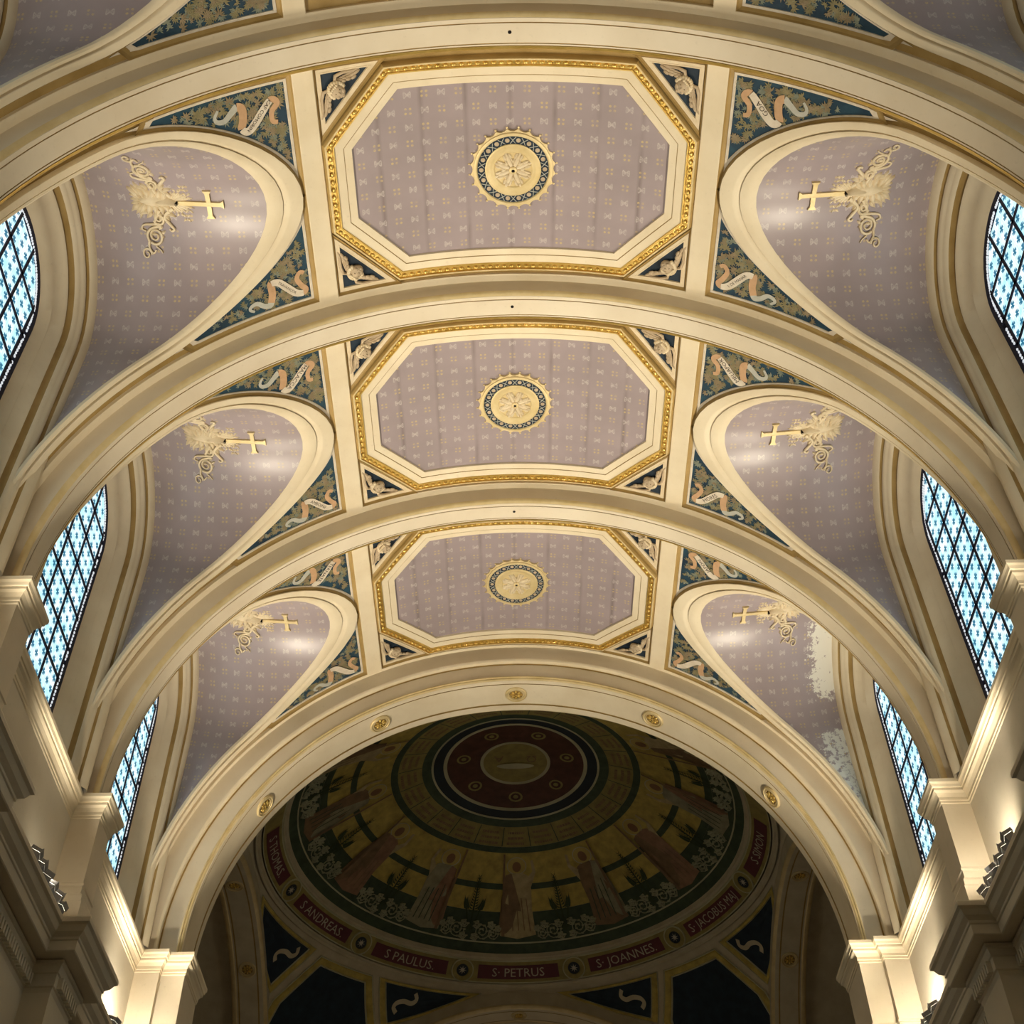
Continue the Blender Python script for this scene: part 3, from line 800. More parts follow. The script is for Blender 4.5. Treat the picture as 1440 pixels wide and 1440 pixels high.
def build_cherub(b, s, t):
    yc = BC[b]; txt = TEXTS.get((b, s, t))
    side = ('by the GOA side' if s > 0 else 'by the CAP COMORIN side', 'by the MELIAPOR side' if s > 0 else 'by the MALACCA side', 'by the peeling lunette' if s > 0 else 'opposite the peeling lunette')[b - 1]
    edge = {1: ('', ''), 2: ('', ''), 3: ('', '')}
    if b == 1: lab = 'stone cherub head with wings on blue triangle across the rib from %s' % txt
    elif b == 2: lab = 'stone cherub head with wings on dark blue triangle %s, %s end' % (side, 'GOA bay' if t < 0 else 'dome')
    else: lab = 'stone cherub head with wings on blue triangle %s, %s end' % (side, 'MALACCA bay' if t < 0 else 'dome')
    ro = tag(empty('cherub_panel', (0, yc, Z0)), lab, 'relief', 'cherub corner panels')
    mapf = lambda u, v, h=0.0: (VM(s * u, 0, h)[0], t * v, VM(u, 0, h)[2] - Z0)
    mb = MB(); loft(mb, [(tri_loop(d), h) for d, h in ((0.0, 0.004), (0.012, -0.02), (0.035, -0.04))], mapf); mb.build('gilt_cove', 'ochre', ro)
    mb = MB(); loft(mb, [(tri_loop(d), h) for d, h in ((0.035, -0.04), (0.036, -0.025), (0.075, -0.025), (0.075, -0.02), (0.09, -0.02), (0.095, -0.042))], mapf); mb.build('border', 'relief_cream', ro)
    mb = MB(); sheet(mb, tri_loop(0.09), -0.042, mapf); mb.build('ground', 'blue_ground', ro)
    cu, cv = 2.10, 1.235
    p = Vector(mapf(cu, cv, -0.045)); a = s * cu / RV
    nrm = (-sin(a), 0, -cos(a)); diag = Vector((s * 0.70, t * 0.66, 0)).normalized()
    # the crown of the head points into the corner of the triangle
    upv = (diag.x * cos(a), diag.y, -diag.x * sin(a))
    z = Vector(nrm).normalized(); y = Vector(upv); y = (y - z * y.dot(z)).normalized(); x = y.cross(z)
    M = Matrix((x, y, z)).transposed().to_4x4(); M.translation = p
    for k, me in CHER.items(): link(k.strip(), me, ro, M.copy())
for b in (1, 2, 3):
    for s in (-1, 1):
        for t in (-1, 1): build_cherub(b, s, t)

# ------------------------------------------------------------------ lunette cross ornaments
def lunS(x, v, h):
    a = math.asin(max(-1, min(1, v / 1.3)))
    for _ in range(5):
        za = ZL + 1.322 * cos(a); xa = sqrt((RV + 0.05) ** 2 - (za - Z0) ** 2)
        g = max(0.0, (x - xa) / (5.34 - xa)) ** 2.4
        a = math.asin(max(-1, min(1, v / (1.272 + 0.198 * g))))
    zc = ZL + 0.26 * g; r = 1.272 + 0.198 * g - h; rz = 1.322 + 0.148 * g - h
    return (x, r * sin(a), zc + rz * cos(a))
def spiral(cx, cv, r0, r1, a0, turns, n=26):
    return [(cx + (r0 + (r1 - r0) * k / n) * cos(a0 + turns * 2 * PI * k / n), cv + (r0 + (r1 - r0) * k / n) * sin(a0 + turns * 2 * PI * k / n)) for k in range(n + 1)]
ORN = {}
for s in (-1, 1):
    S3 = lambda x, v, h=0.0: (s * lunS(x, v, h)[0], lunS(x, v, h)[1], lunS(x, v, h)[2])
    P = {}
    def slab(mb, poly, h):
        n = len(poly); a = [mb.add(S3(p[0], p[1], -0.005)) for p in poly]; c = [mb.add(S3(p[0], p[1], h)) for p in poly]
        mb.face(c)
        for k in range(n): mb.face((a[k], a[(k + 1) % n], c[(k + 1) % n], c[k]))
    mb = MB()
    x0, x1, xb, w_ = 3.53, 4.10, 3.715, 0.024
    w_ = 0.028
    slab(mb, [(x0, -w_ * 1.9), (x0, w_ * 1.9), (x0 + .04, w_), (x1, w_), (x1, -w_), (x0 + .04, -w_)], 0.035)
    for d in (-1, 1): slab(mb, [(xb - w_ * 1.9, d * 0.19), (xb + w_ * 1.9, d * 0.19), (xb + w_, d * 0.15), (xb + w_, d * 0.02), (xb - w_, d * 0.02), (xb - w_, d * 0.15)], 0.035)
    P['cross'] = mb.mesh('cross', 'pale_gold')
    mb = MB()
    def strand(pts, r0, r1, h=0.015):
        q = [S3(p[0], p[1], h) for p in catmull(pts, 4)]; mb.tube(q, [1.35 * (r0 + (r1 - r0) * k / (len(q) - 1)) for k in range(len(q))], 6)
    for d in (-1, 1):
        strand([(4.18, d * 0.08), (4.30, d * 0.20), (4.24, d * 0.30), (4.20, d * 0.345), (4.235, d * 0.37), (4.26, d * 0.35)], 0.022, 0.010)
        strand([(4.36, d * 0.12), (4.44, d * 0.28), (4.36, d * 0.33), (4.40, d * 0.36)], 0.018, 0.010)
        strand([(4.38, d * 0.30), (4.50, d * 0.31), (4.60, d * 0.33), (4.62, d * 0.38), (4.57, d * 0.40)], 0.016, 0.008)
        strand([(4.36, d * 0.32), (4.50, d * 0.36), (4.56, d * 0.44), (4.54, d * 0.52)], 0.018, 0.014)
        strand([(p[0], d * p[1]) for p in spiral(4.455, 0.445, 0.10, 0.02, 0.9, 1.6)], 0.016, 0.008)
        strand([(4.54, d * 0.50), (4.55, d * 0.58), (4.50, d * 0.64), (4.46, d * 0.60)], 0.014, 0.008)
        strand([(p[0], d * p[1]) for p in spiral(4.585, 0.655, 0.065, 0.015, PI, 1.3, 18)], 0.012, 0.007)
        strand([(4.46, d * 0.56), (4.40, d * 0.60), (4.38, d * 0.63)], 0.008, 0.006)
        strand([(p[0], d * p[1]) for p in spiral(4.38, 0.235, 0.075, 0.015, 0.3, 1.5, 18)], 0.016, 0.009)
    P['scroll'] = mb.mesh('scroll', 'relief_cream', 60)
    mb = MB()
    def leaf(x, v, l, wd, a, h=0.02):
        ca, sa = cos(a), sin(a)
        for q in range(1):
            pts = []
            for k in range(13):
                f = k / 12; pts.append((f * l, wd * sin(PI * f ** 0.8)))
            rows = []
            for f, ww in pts:
                rows.append([S3(x + f * ca - y * sa, v + f * sa + y * ca, -0.003 + h * (1 - (y / (ww + 1e-6)) ** 2) if ww > 1e-4 else 0) for y in (-ww, -ww * .5, 0, ww * .5, ww)])
            mb.grid(rows)
    for k in range(9):                                   # shell at the foot
        f = k / 8 - 0.5; leaf(4.57, f * 0.16, 0.15 + 0.08 * abs(f), 0.034, f * 2.5, 0.04)
    for d in (-1, 1):
        for k in range(6): leaf(4.58 - k * 0.055, d * 0.03, 0.21 - 0.012 * k, 0.044, d * (0.75 + 0.30 * k), 0.05)
        for k in range(6): leaf(4.22 - k * 0.014, d * 0.02, 0.15 + 0.022 * k, 0.024, PI - d * (1.15 - 0.19 * k), 0.02)
        for k in range(6): leaf(4.50 - k * .045, d * 0.15, 0.13, 0.032, d * (0.3 + k * .5), 0.04)
        for k in range(4): leaf(4.44 - k * .02, d * 0.42, 0.075, 0.022, d * (0.2 + k * 1.2), 0.03)
    leaf(4.62, 0, -0.52, 0.10, 0, 0.07); leaf(4.40, 0, -0.32, 0.07, 0, 0.09)
    P['acanthus'] = mb.mesh('acanthus', 'relief_cream', 60)
    mb = MB()
    for d in (-1, 1):
        for x, v in ((4.10, 0.14), (3.98, 0.09), (4.02, 0.20)):
            for k in range(4):
                a = PI / 4 + k * PI / 2; leaf(x + 0.012 * cos(a), d * v + 0.012 * sin(a), 0.055, 0.018, a, 0.02)
    P['flower_spray'] = mb.mesh('flower_spray', 'relief_cream', 60)
    mb = MB(); n = 10; slab(mb, [(4.12 + 0.02 * cos(2 * PI * k / n), 0.02 * sin(2 * PI * k / n)) for k in range(n)], 0.075); P['bore'] = mb.mesh('bore', 'black')
    ORN[s] = P
OLAB = {(1, -1): 'in the lunette beside CAP COMORIN', (1, 1): 'in the lunette beside GOA', (2, -1): 'in the dim lunette beside MALACCA', (2, 1): 'in the lunette beside MELIAPOR', (3, -1): 'in the lunette opposite the peeling plaster', (3, 1): 'in the lunette with peeling plaster'}
for b in (1, 2, 3):
    for s in (-1, 1):
        e = tag(empty('cross_ornament', (0, BC[b], 0)), 'gilt cross rising from stucco acanthus scrolls ' + OLAB[(b, s)], 'ornament', 'cross ornaments in the lunettes')
        for k, me in ORN[s].items():
            o = link(k, me, e)
            if k in ('acanthus', 'flower_spray'): o['kind'] = 'stuff'

# ------------------------------------------------------------------ pilasters, ledge, entablature
def plan_sweep(mb, path, prof, s=1, caps=False):
    """path in (x, y) with x = distance from the axis, walking +y; offset goes towards the nave (smaller x)"""
    n = len(path); P = [Vector(p) for p in path]; nr = []
    for k in range(n):
        d1 = (P[k] - P[k - 1]).normalized() if k > 0 else None
        d2 = (P[k + 1] - P[k]).normalized() if k < n - 1 else None
        n1 = Vector((-d1.y, d1.x)) if d1 else None; n2 = Vector((-d2.y, d2.x)) if d2 else None
        if n1 is None: q = n2
        elif n2 is None: q = n1
        else: q = (n1 + n2); q = q / q.dot(n1) if q.length > 1e-6 else n1
        nr.append(q)
    rows = []
    for off, z in prof: rows.append([(s * (P[k].x + nr[k].x * off), P[k].y + nr[k].y * off, z) for k in range(n)])
    mb.grid(rows)
    if caps:
        for k in (0, n - 1): mb.fan([r[k] for r in rows])
CAPP = [(0.0, -0.30), (0.012, -0.29), (0.012, -0.262), (0.022, -0.255), (0.022, -0.215), (0.045, -0.17), (0.07, -0.145), (0.07, -0.11), (0.085, -0.105), (0.095, -0.07), (0.11, -0.045), (0.11, 0.0), (-0.4, 0.0)]
BASEP = [(0.0, -1.17), (0.015, -1.185), (0.015, -1.21), (0.0, -1.22), (0.0, -1.31), (0.02, -1.325), (0.035, -1.36), (0.035, -1.42), (0.05, -1.44), (0.05, -1.72), (0.09, -1.74), (0.09, -1.95)]
def pilaster(s, yc, x, hw, label, extra=None):
    ro = tag(empty('pilaster', (0, yc, 0)), label, 'pilaster', 'attic pilasters under the arches')
    path = [(5.66, -hw), (x, -hw), (x, hw), (5.66, hw)]
    if extra: path = extra
    for nm, prof in (('shaft', [(0.0, -1.22), (0.0, -0.29)]), ('capital', CAPP), ('base', BASEP)):
        mb = MB(); plan_sweep(mb, path, prof, s); mb.build(nm, 'arch_stone' if nm != 'capital' else 'cream', ro)
    return ro
for k, yc in enumerate([AY[0] - BL] + AY):
    for s in (-1, 1):
        pilaster(s, yc, 5.105, 0.23, ['stone pilaster under the arch over the camera', 'stone pilaster between the camera and', 'stone pilaster with moulded capital between the bays of', 'stone pilaster with moulded capital between dome bay and'][k] + ' ' + [('', ''), ('CAP COMORIN', 'GOA'), ('TRAVANCOR and MALACCA', 'MANAR and MELIAPOR'), ('the MALACCA side', 'the MELIAPOR side')][k][s > 0])
for s in (-1, 1):
    pilaster(s, 0, 0, 0, 'double stone pilaster carrying the dome arch ' + ('below the peeling lunette' if s > 0 else 'opposite the peeling lunette'), [(5.66, 16.85), (5.105, 16.85), (5.105, 16.95), (4.77, 16.95), (4.77, 17.82), (5.66, 17.82)])
# ledge under the windows
for s in (-1, 1):
    for b, yc in enumerate(BC):
        ro = trim('moulded window ledge along the nave wall'); ro.location = (0, yc, 0)
        mb = MB(); plan_sweep(mb, [(5.46, -1.66), (5.46, 1.66)], CAPP, s)
        o = mb.build('ledge', 'cream', ro)
        mb = MB(); mb.grid([[(s * 5.46, v, z) for v in (-1.66, 1.66)] for z in (-2.0, -0.28)]); mb.build('attic_wall', 'wall_stone', ro)
        mb = MB(); plan_sweep(mb, [(5.46, -1.66), (5.46, 1.66)], [(0.0, -1.55), (0.012, -1.56), (0.012, -1.6), (0.03, -1.62), (0.03, -1.95)], s); mb.build('plinth_moulding', 'wall_stone', ro)
# main entablature with breaks under the pilasters
ENT = [(-0.2, -1.88), (0.35, -1.88), (0.36, -1.90), (0.36, -1.95), (0.33, -1.97), (0.30, -2.03), (0.25, -2.07), (0.25, -2.10), (0.235, -2.11), (0.235, -2.22), (0.225, -2.23)]
SOF = [(0.225, -2.23), (0.05, -2.235), (0.045, -2.25)]
BED = [(0.09, -2.25), (0.09, -2.29), (0.07, -2.30), (0.045, -2.37), (0.03, -2.38), (0.03, -2.52), (0.012, -2.53), (0.0, -2.58)]
FRZ = [(0.0, -2.58), (0.0, -3.15)]
ARC = [(0.06, -3.15), (0.06, -3.20), (0.03, -3.26), (0.03, -3.42), (0.012, -3.43), (0.012, -3.58), (0.0, -3.59), (0.0, -3.78), (-0.6, -3.78)]
ys = [AY[0] - BL] + AY
for s in (-1, 1):
    path = [(5.40, -8)]
    for yc in ys: path += [(5.40, yc - 0.36), (5.10, yc - 0.36), (5.10, yc + 0.36), (5.40, yc + 0.36)]
    path += [(5.40, 16.72), (5.10, 16.72), (5.10, 16.85), (4.78, 16.85), (4.78, 17.9)]
    ro = trim('dark projecting entablature below the attic wall')
    for nm, prof, mat in (('corona', ENT, 'wall_stone'), ('corona_soffit', SOF, 'wall_stone'), ('bed_moulding', BED, 'wall_stone'), ('frieze', FRZ, 'wall_stone'), ('architrave', ARC, 'wall_stone')):
        mb = MB(); plan_sweep(mb, path, prof, s); mb.build(nm, mat, ro)
    # dentils
    mb = MB(); y = 4.0
    while y < 16.7:
        near = min(abs(y - yc) for yc in ys)
        xo = 5.10 if near < 0.36 else 5.40
        if not 0.34 < near < 0.40:
            mb.box((min(s * (xo - .085), s * (xo - .02)), y - 0.022, -2.51), (max(s * (xo - .085), s * (xo - .02)), y + 0.022, -2.385))
        y += 0.075
    tag(mb.build('dentil_course', 'wall_stone', ro), kind='stuff')
    for yc in ys + [17.2]:
        ro2 = tag(empty('engaged_column', (0, yc, 0)), 'dark engaged pier under the break of the entablature' + (' at the dome arch' if yc == 17.2 else ''), 'column', 'piers under the entablature')
        xo = 5.10 if yc != 17.2 else 4.80
        mb = MB(); plan_sweep(mb, [(5.6, -0.30), (xo + .02, -0.30), (xo + .02, 0.30), (5.6, 0.30)], [(0.0, ZF), (0.0, -4.5)], s); mb.build('shaft', 'wall_stone', ro2)
        mb = MB(); plan_sweep(mb, [(5.6, -0.30), (xo + .02, -0.30), (xo + .02, 0.30), (5.6, 0.30)], [(0.0, -4.5), (0.03, -4.48), (0.03, -4.42), (0.01, -4.4), (0.03, -4.1), (0.10, -3.9), (0.10, -3.78)], s); mb.build('capital', 'wall_stone', ro2)

# ------------------------------------------------------------------ floodlights on the cornice
def flood_parts():
    P = {}
    mb = MB(); M = Matrix.Translation((0, 0, 0.13)) @ Matrix.Rotation(rad(-25), 4, 'Y')
    mb.box((-0.05, -0.065, -0.045), (0.05, 0.065, 0.045), M); mb.box((-0.035, -0.05, -0.075), (0.035, 0.05, -0.045), M)
    for k in range(4): mb.box((-0.03, -0.045 + k * 0.026, -0.09), (0.03, -0.035 + k * 0.026, -0.07), M)
    P['housing'] = mb.mesh('housing', 'lamp_grey')
    mb = MB()
    mb.box((-0.062, -0.075, 0.045), (-0.052, 0.075, 0.10), M); mb.box((0.052, -0.075, 0.045), (0.062, 0.075, 0.085), M)
    for d in (-1, 1): mb.box((-0.055, min(d * .068, d * .076), 0.045), (0.055, max(d * .068, d * .076), 0.085), M)
    P['visor'] = mb.mesh('visor', 'lamp_grey')
    mb = MB(); mb.box((-0.045, -0.06, 0.046), (0.045, 0.06, 0.052), M); P['lens'] = mb.mesh('lens', 'lamp_glass')
    mb = MB()
    for d in (-1, 1): mb.box((-0.012, min(d * .078, d * .084), 0.0), (0.012, max(d * .078, d * .084), 0.14))
    mb.box((-0.03, -0.084, 0.0), (0.03, 0.084, 0.008)); P['bracket'] = mb.mesh('bracket', 'lamp_grey')
    return P
FL = flood_parts()
POW = {(0, -1): 240, (0, 1): 180, (1, -1): 390, (1, 1): 360, (2, -1): 390, (2, 1): 310, (3, -1): 370, (3, 1): 370}
UPL = {(3, -1): (260, 0.65), (3, 1): (280, 0.30), (2, 1): (260, 0.25), (1, -1): (60, 0.25), (1, 1): (40, 0.25)}
WASH = {(3, -1): 210, (3, 1): 200, (2, 1): 110, (2, -1): 10, (1, -1): 10, (1, 1): 14}
FLAB = {0: 'in the bay above the camera', 1: 'below the GOA bay', 2: 'below the MALACCA bay', 3: 'before the dome arch'}
for (b, s), pw in POW.items():
    yp = BC[b] + BL / 2
    for k in range(6 if b > 1 else 0):
        y = yp - 0.62 - k * 0.21
        M = Matrix.Translation((s * (5.16 + random.uniform(-.02, .02)), y, -1.88)) @ Matrix.Rotation((PI if s < 0 else 0) + random.uniform(-.5, .5), 4, 'Z')
        put('floodlight', FL, M, 'small grey floodlight on the dark cornice ' + FLAB[b] + (', peeling lunette side' if s > 0 else ', away from peeling lunette'), 'lamp', 'cornice floodlights')
    for k in range(3):
        lamp('floodlight_beam', (s * 5.12, yp - 0.75 - k * 0.45, -1.66), pw, aim=(-s * 0.40, -0.12, 1), size=0.08, cone=78, blend=0.95)
    if (b, s) in UPL: lamp('floodlight_up', (s * 5.10, BC[b] + UPL[(b, s)][1], -1.68), UPL[(b, s)][0], aim=(-s * 0.10, -0.04, 1), size=0.10, cone=52, blend=0.9)
    if (b, s) in WASH: lamp('floodlight_wash', (s * 5.14, yp - 1.1, -1.70), WASH[(b, s)], aim=(-s * 0.15, 0.45, 1), size=0.08, cone=160, blend=0.7)

# ------------------------------------------------------------------ crossing: arches, pendentives, ring and dome
mb = MB()
for s in (-1, 1):
    mb.grid([[(s * 14, 17.3, ZF), (s * 5.5, 17.3, ZF)], [(s * 14, 17.3, 9), (s * 5.5, 17.3, 9)]])
struct('wall_front', mb, 'dome_stone')
mb = MB()
for s in (-1, 1): mb.grid([[(s * 12, 17, z), (s * 12, 36, z)] for z in (ZF, 9)])
mb.grid([[(-12, 36, z), (12, 36, z)] for z in (ZF, 9)]); mb.grid([[(-12, 17, 9), (12, 17, 9)], [(-12, 36, 9), (12, 36, 9)]])
struct('wall_transept', mb, 'wall_stone')
def crossing_arch(kind):
    """kind: 'far', 'left', 'right'; local: along = across the arch, depth = away from the crossing centre"""
    ro = trim({'far': 'cream sanctuary arch beyond the dome', 'left': 'dim transept arch with gilt mouldings', 'right': 'dim transept arch with gilt mouldings'}[kind])
    def place(p):
        x, dep, z = p
        if kind == 'far': return (x, DY + dep, z)
        sgn = -1 if kind == 'left' else 1
        return (sgn * dep, DY + x, z)
    def sg(nm, prof, mat):
        mb = MB(); rows = [[place(p) for p in r] for r in arch_sweep([(d + HALF, r) for d, r in prof], zb=-3.2)]
        mb.grid(rows); return mb.build(nm, mat, ro, 35)
    st = 'cream' if kind == 'far' else 'dome_stone'
    sg('arch_face', [(-0.02, 5.42), (0.0, 5.30), (0.02, 5.30), (0.02, 4.99)], 'dome_stone')
    sg('gilt_roll', [(0.02, 4.99), (-0.01, 4.97), (-0.01, 4.94), (0.02, 4.91), (0.06, 4.89)], 'pale_gold')
    sg('soffit', [(0.06, 4.89), (0.10, RB), (0.62, RB)], st)
    sg('gilt_roll', [(0.62, RB), (0.64, 4.865), (0.68, 4.865), (0.72, 4.89), (0.74, 4.93)], 'pale_gold')
    sg('inner_face', [(0.74, 4.93), (0.74, 5.2), (2.5, 5.2)], st)
    mb = MB()
    for r0, d0 in ((4.885, 0.13), (4.885, 0.57)):
        pass
    # gilt grooves
    for d0 in (0.14, 0.56):
        sg('groove', [(d0, RB - 0.002), (d0 + 0.03, RB - 0.002)], 'ochre')
    for th in (-57, -28.5, 0, 28.5, 57):
        a = rad(th); p = Vector(place((RB * sin(a), HALF + 0.36, Z0 + RB * cos(a))))
        nrm = Vector(place((-sin(a), 0, -cos(a)))) - Vector(place((0, 0, 0))); xd = Vector(place((cos(a), 0, -sin(a)))) - Vector(place((0, 0, 0)))
        if kind != 'far' and abs(th) > 40: pass
        lab = {'far': 'small rosette on the sanctuary arch beyond the dome', 'left': 'dim gilt rosette on a transept arch soffit', 'right': 'dim gilt rosette on a transept arch soffit'}[kind]
        put('rosette', ROS, frame_at(p, xd, nrm), lab, 'rosette', 'rosettes on the crossing arches')
for k in ('far', 'left', 'right'): crossing_arch(k)
# pendentives
RP2 = HALF ** 2 + 5.30 ** 2
RP = sqrt(RP2)
def PS(phi, el, h=0.0):
    r = RP - h; return (r * cos(el) * sin(phi), DY + r * cos(el) * cos(phi), Z0 + r * sin(el))
zr = 5.47; elr = math.asin((zr - Z0) / RP)
def elmin(phi):
    # keep inside the square of half side HALF: horizontal distance rho with max(|sin|,|cos|)*rho <= HALF
    mxx = max(abs(sin(phi)), abs(cos(phi))); c = HALF / mxx / RP
    return math.acos(c) if c < 1 else 0.0
for q in range(4):
    c0 = rad(45 + 90 * q); mb = MB(); rows = []
    for k in range(41):
        phi = c0 + rad(-44.5 + 89 * k / 40); e0 = elmin(phi)
        rows.append([PS(phi, e0 + (elr - e0) * j / 16) for j in range(17)])
    mb.grid(rows)
    nm = ['by the sanctuary arch and the right transept', '', '', ''][0]
    lab = {0: 'dark painted pendentive with framed hexagon beside S JACOBUS plate', 3: 'dark painted pendentive with framed hexagon beside S ANDREAS plate', 1: 'dark pendentive behind the dome arch, S JACOBUS side', 2: 'dark pendentive behind the dome arch, S ANDREAS side'}[q]
    ro = tag(empty('pendentive'), lab, 'pendentive', 'painted pendentives under the dome')
    mb.build('pendentive_shell', 'dome_stone', ro, 30)
    if q in (1, 2): continue
    def frame(name, pts, prof, mat):
        """closed polygon on the pendentive (degrees); prof (inset fraction, h)"""
        P = [(rad(a), rad(e)) for a, e in pts]; cx = sum(p[0] for p in P) / len(P); cy = sum(p[1] for p in P) / len(P)
        D = []
        for k in range(len(P)):
            a, b_ = P[k], P[(k + 1) % len(P)]
            for j in range(6): D.append((a[0] + (b_[0] - a[0]) * j / 6, a[1] + (b_[1] - a[1]) * j / 6))
        mb = MB(); mb.grid([[PS(x + (cx - x) * f, y + (cy - y) * f, h) for x, y in D] for f, h in prof], closed=True); mb.build(name, mat, ro)
    sgn = 1 if q == 0 else -1
    fl = lambda pts: [(sgn * a, e) for a, e in pts]
    hexp = fl([(52.6, 42.9), (37.2, 43.3), (32.2, 35.4), (31.5, 24), (58.5, 24), (58.0, 33.0)])
    frame('hexagon_line', hexp, [(0.0, 0.02), (0.012, 0.035), (0.03, 0.02)], 'dome_line')
    frame('hexagon_frame', hexp, [(0.03, 0.02), (0.05, 0.04), (0.13, 0.04), (0.15, 0.02)], 'dome_gold')
    frame('hexagon_line', hexp, [(0.15, 0.02), (0.16, 0.035), (0.18, 0.012)], 'dome_line')
    frame('hexagon_picture', hexp, [(0.18, 0.012), (0.6, 0.012), (1.0, 0.012)], 'blue_ground')
    for tp, sc in ((fl([(80.5, 43.7), (54.5, 43.4), (59.2, 33.4)]), (62.6, 40.4)), (fl([(35.6, 43.4), (9.0, 43.7), (31.2, 35.2)]), (28.3, 40.6))):
        frame('triangle_line', tp, [(0.0, 0.015), (0.015, 0.03), (0.03, 0.015)], 'dome_line')
        frame('triangle_frame', tp, [(0.03, 0.015), (0.06, 0.03), (0.17, 0.03), (0.19, 0.015)], 'dome_gold')
        frame('triangle_line', tp, [(0.19, 0.015), (0.20, 0.03), (0.225, 0.01)], 'dome_line')
        frame('triangle_picture', tp, [(0.225, 0.010), (0.6, 0.010), (1.0, 0.010)], 'blue_ground')
        # little scroll
        pts = catmull([(-3.0, 1.6), (-3.6, 0.6), (-2.6, -0.2), (-0.8, -0.1), (0.8, -0.6), (1.3, -1.5), (0.4, -2.3)], 5)
        mb = MB(); rows = [[], []]
        for k, p in enumerate(pts):
            a, c = pts[max(0, k - 1)], pts[min(len(pts) - 1, k + 1)]; d = Vector((c[0] - a[0], c[1] - a[1])).normalized(); wd = 0.42
            for jj, ss in ((0, 1), (1, -1)): rows[jj].append(PS(sgn * rad(sc[0] + p[0] - d.y * wd * ss), rad(sc[1] + p[1] + d.x * wd * ss), 0.02))
        mb.grid(rows); mb.build('scroll', 'dome_stone', ro)

# ring of names
rz = [(5.38, 5.44), (5.35, 5.49), (5.30, 5.50), (5.28, 5.53), (5.25, 5.53), (5.235, 5.555), (4.905, 5.885), (4.89, 5.91), (4.86, 5.91), (4.845, 5.94), (4.80, 5.95), (4.79, 6.0), (4.775, 6.03)]
def RM(phi, q, h=0.0):
    """q 0..1 across the lettered slope, from outer/lower to inner/upper"""
    r, z = 5.235 + (4.905 - 5.235) * q - h * 0.707, 5.555 + (5.885 - 5.555) * q - h * 0.707
    return (r * sin(phi), DY + r * cos(phi), z)
ring_root = ro = tag(empty('name_ring'), 'round stone cornice ring lettered with saints names around the dome', 'cornice')
def rings(nm, i0, i1, mat, par=ro):
    mb = MB(); n = 120; mb.grid([[(r * sin(2 * PI * k / n), DY + r * cos(2 * PI * k / n), z) for k in range(n)] for r, z in rz[i0:i1 + 1]], closed=True); return mb.build(nm, mat, par, 40)
rings('lower_moulding', 0, 4, 'dome_stone'); rings('lower_fillet', 3, 5, 'dome_line'); rings('lettered_band', 5, 6, 'dome_olive'); rings('upper_fillet', 6, 8, 'dome_line'); rings('upper_moulding', 8, 12, 'dome_stone')
NAMES = {0: 'S\u00b7 PETRUS', 1: 'S\u00b7 JOANNES.', 2: 'S\u00b7 JACOBUS MAJ', 3: 'S SIMON', -1: 'S PAULUS.', -2: 'S ANDREAS.', -3: 'S THOMAS.'}
rr = 5.07
for k in range(-3, 4):
    phi0 = rad(30 * k)
    pr = tag(empty('name_plate', (0, DY, 0)), 'dark red plate lettered ' + NAMES[k].replace('\u00b7', '')); pr.parent = ring_root
    hw = rad(10.8)
    mb = MB(); L = lambda a, q, h: (RM(a, q, h)[0], RM(a, q, h)[1] - DY, RM(a, q, h)[2])
    nn = 12
    mb.grid([[L(phi0 - hw + 2 * hw * j / nn, q, h) for j in range(nn + 1)] for q, h in ((0.16, 0.0), (0.16, 0.012), (0.84, 0.012), (0.84, 0.0))]); mb.build('plate', 'plate_red', pr)
    v_, f_, wd = text_polys(NAMES[k]); hgt = 0.20; ln = min(hgt * wd, 2 * hw * rr * 0.88)
    mb = MB()
    for x, y in v_: mb.add(L(phi0 + (x / wd) * ln / rr, 0.5 + y * hgt / 0.467, 0.02))
    for f in f_: mb.face(f)
    mb.build('lettering', 'letter_cream', pr)
for k in range(-3, 3):
    phi0 = rad(15 + 30 * k)
    p = Vector(RM(phi0, 0.5)); n3 = Vector((-sin(phi0), -cos(phi0), -1)).normalized()
    M = frame_at(p, (cos(phi0), -sin(phi0), 0), n3)
    circ = lambda r, h, n=28: [(r * cos(2 * PI * q / n), r * sin(2 * PI * q / n), h) for q in range(n)]
    if k == -3:
        SP = {}
        mb = MB(); mb.grid([circ(r, h) for r, h in ((0.27, 0.0), (0.27, 0.03), (0.255, 0.04), (0.24, 0.03))], closed=True); SP['outer_ring'] = mb.mesh('outer_ring', 'dome_line', 40)
        mb = MB(); mb.grid([circ(r, h) for r, h in ((0.24, 0.03), (0.19, 0.015), (0.15, 0.03), (0.14, 0.015))], closed=True); SP['dished_ring'] = mb.mesh('dished_ring', 'dome_olive', 40)
        mb = MB(); mb.fan(circ(0.142, 0.014)); SP['ground'] = mb.mesh('ground', 'dome_navy')
        mb = MB(); mb.fan([((0.10 if q % 2 == 0 else 0.035) * cos(PI * q / 8), (0.10 if q % 2 == 0 else 0.035) * sin(PI * q / 8), 0.02) for q in range(16)]); SP['star'] = mb.mesh('star', 'letter_cream')
    nb = (NAMES[k].replace('\u00b7', ''), NAMES[k + 1].replace('\u00b7', ''))
    put('star_roundel', SP, M, ('star roundel between the plates %s and %s' % nb).replace('.', ''), None).parent = ring_root

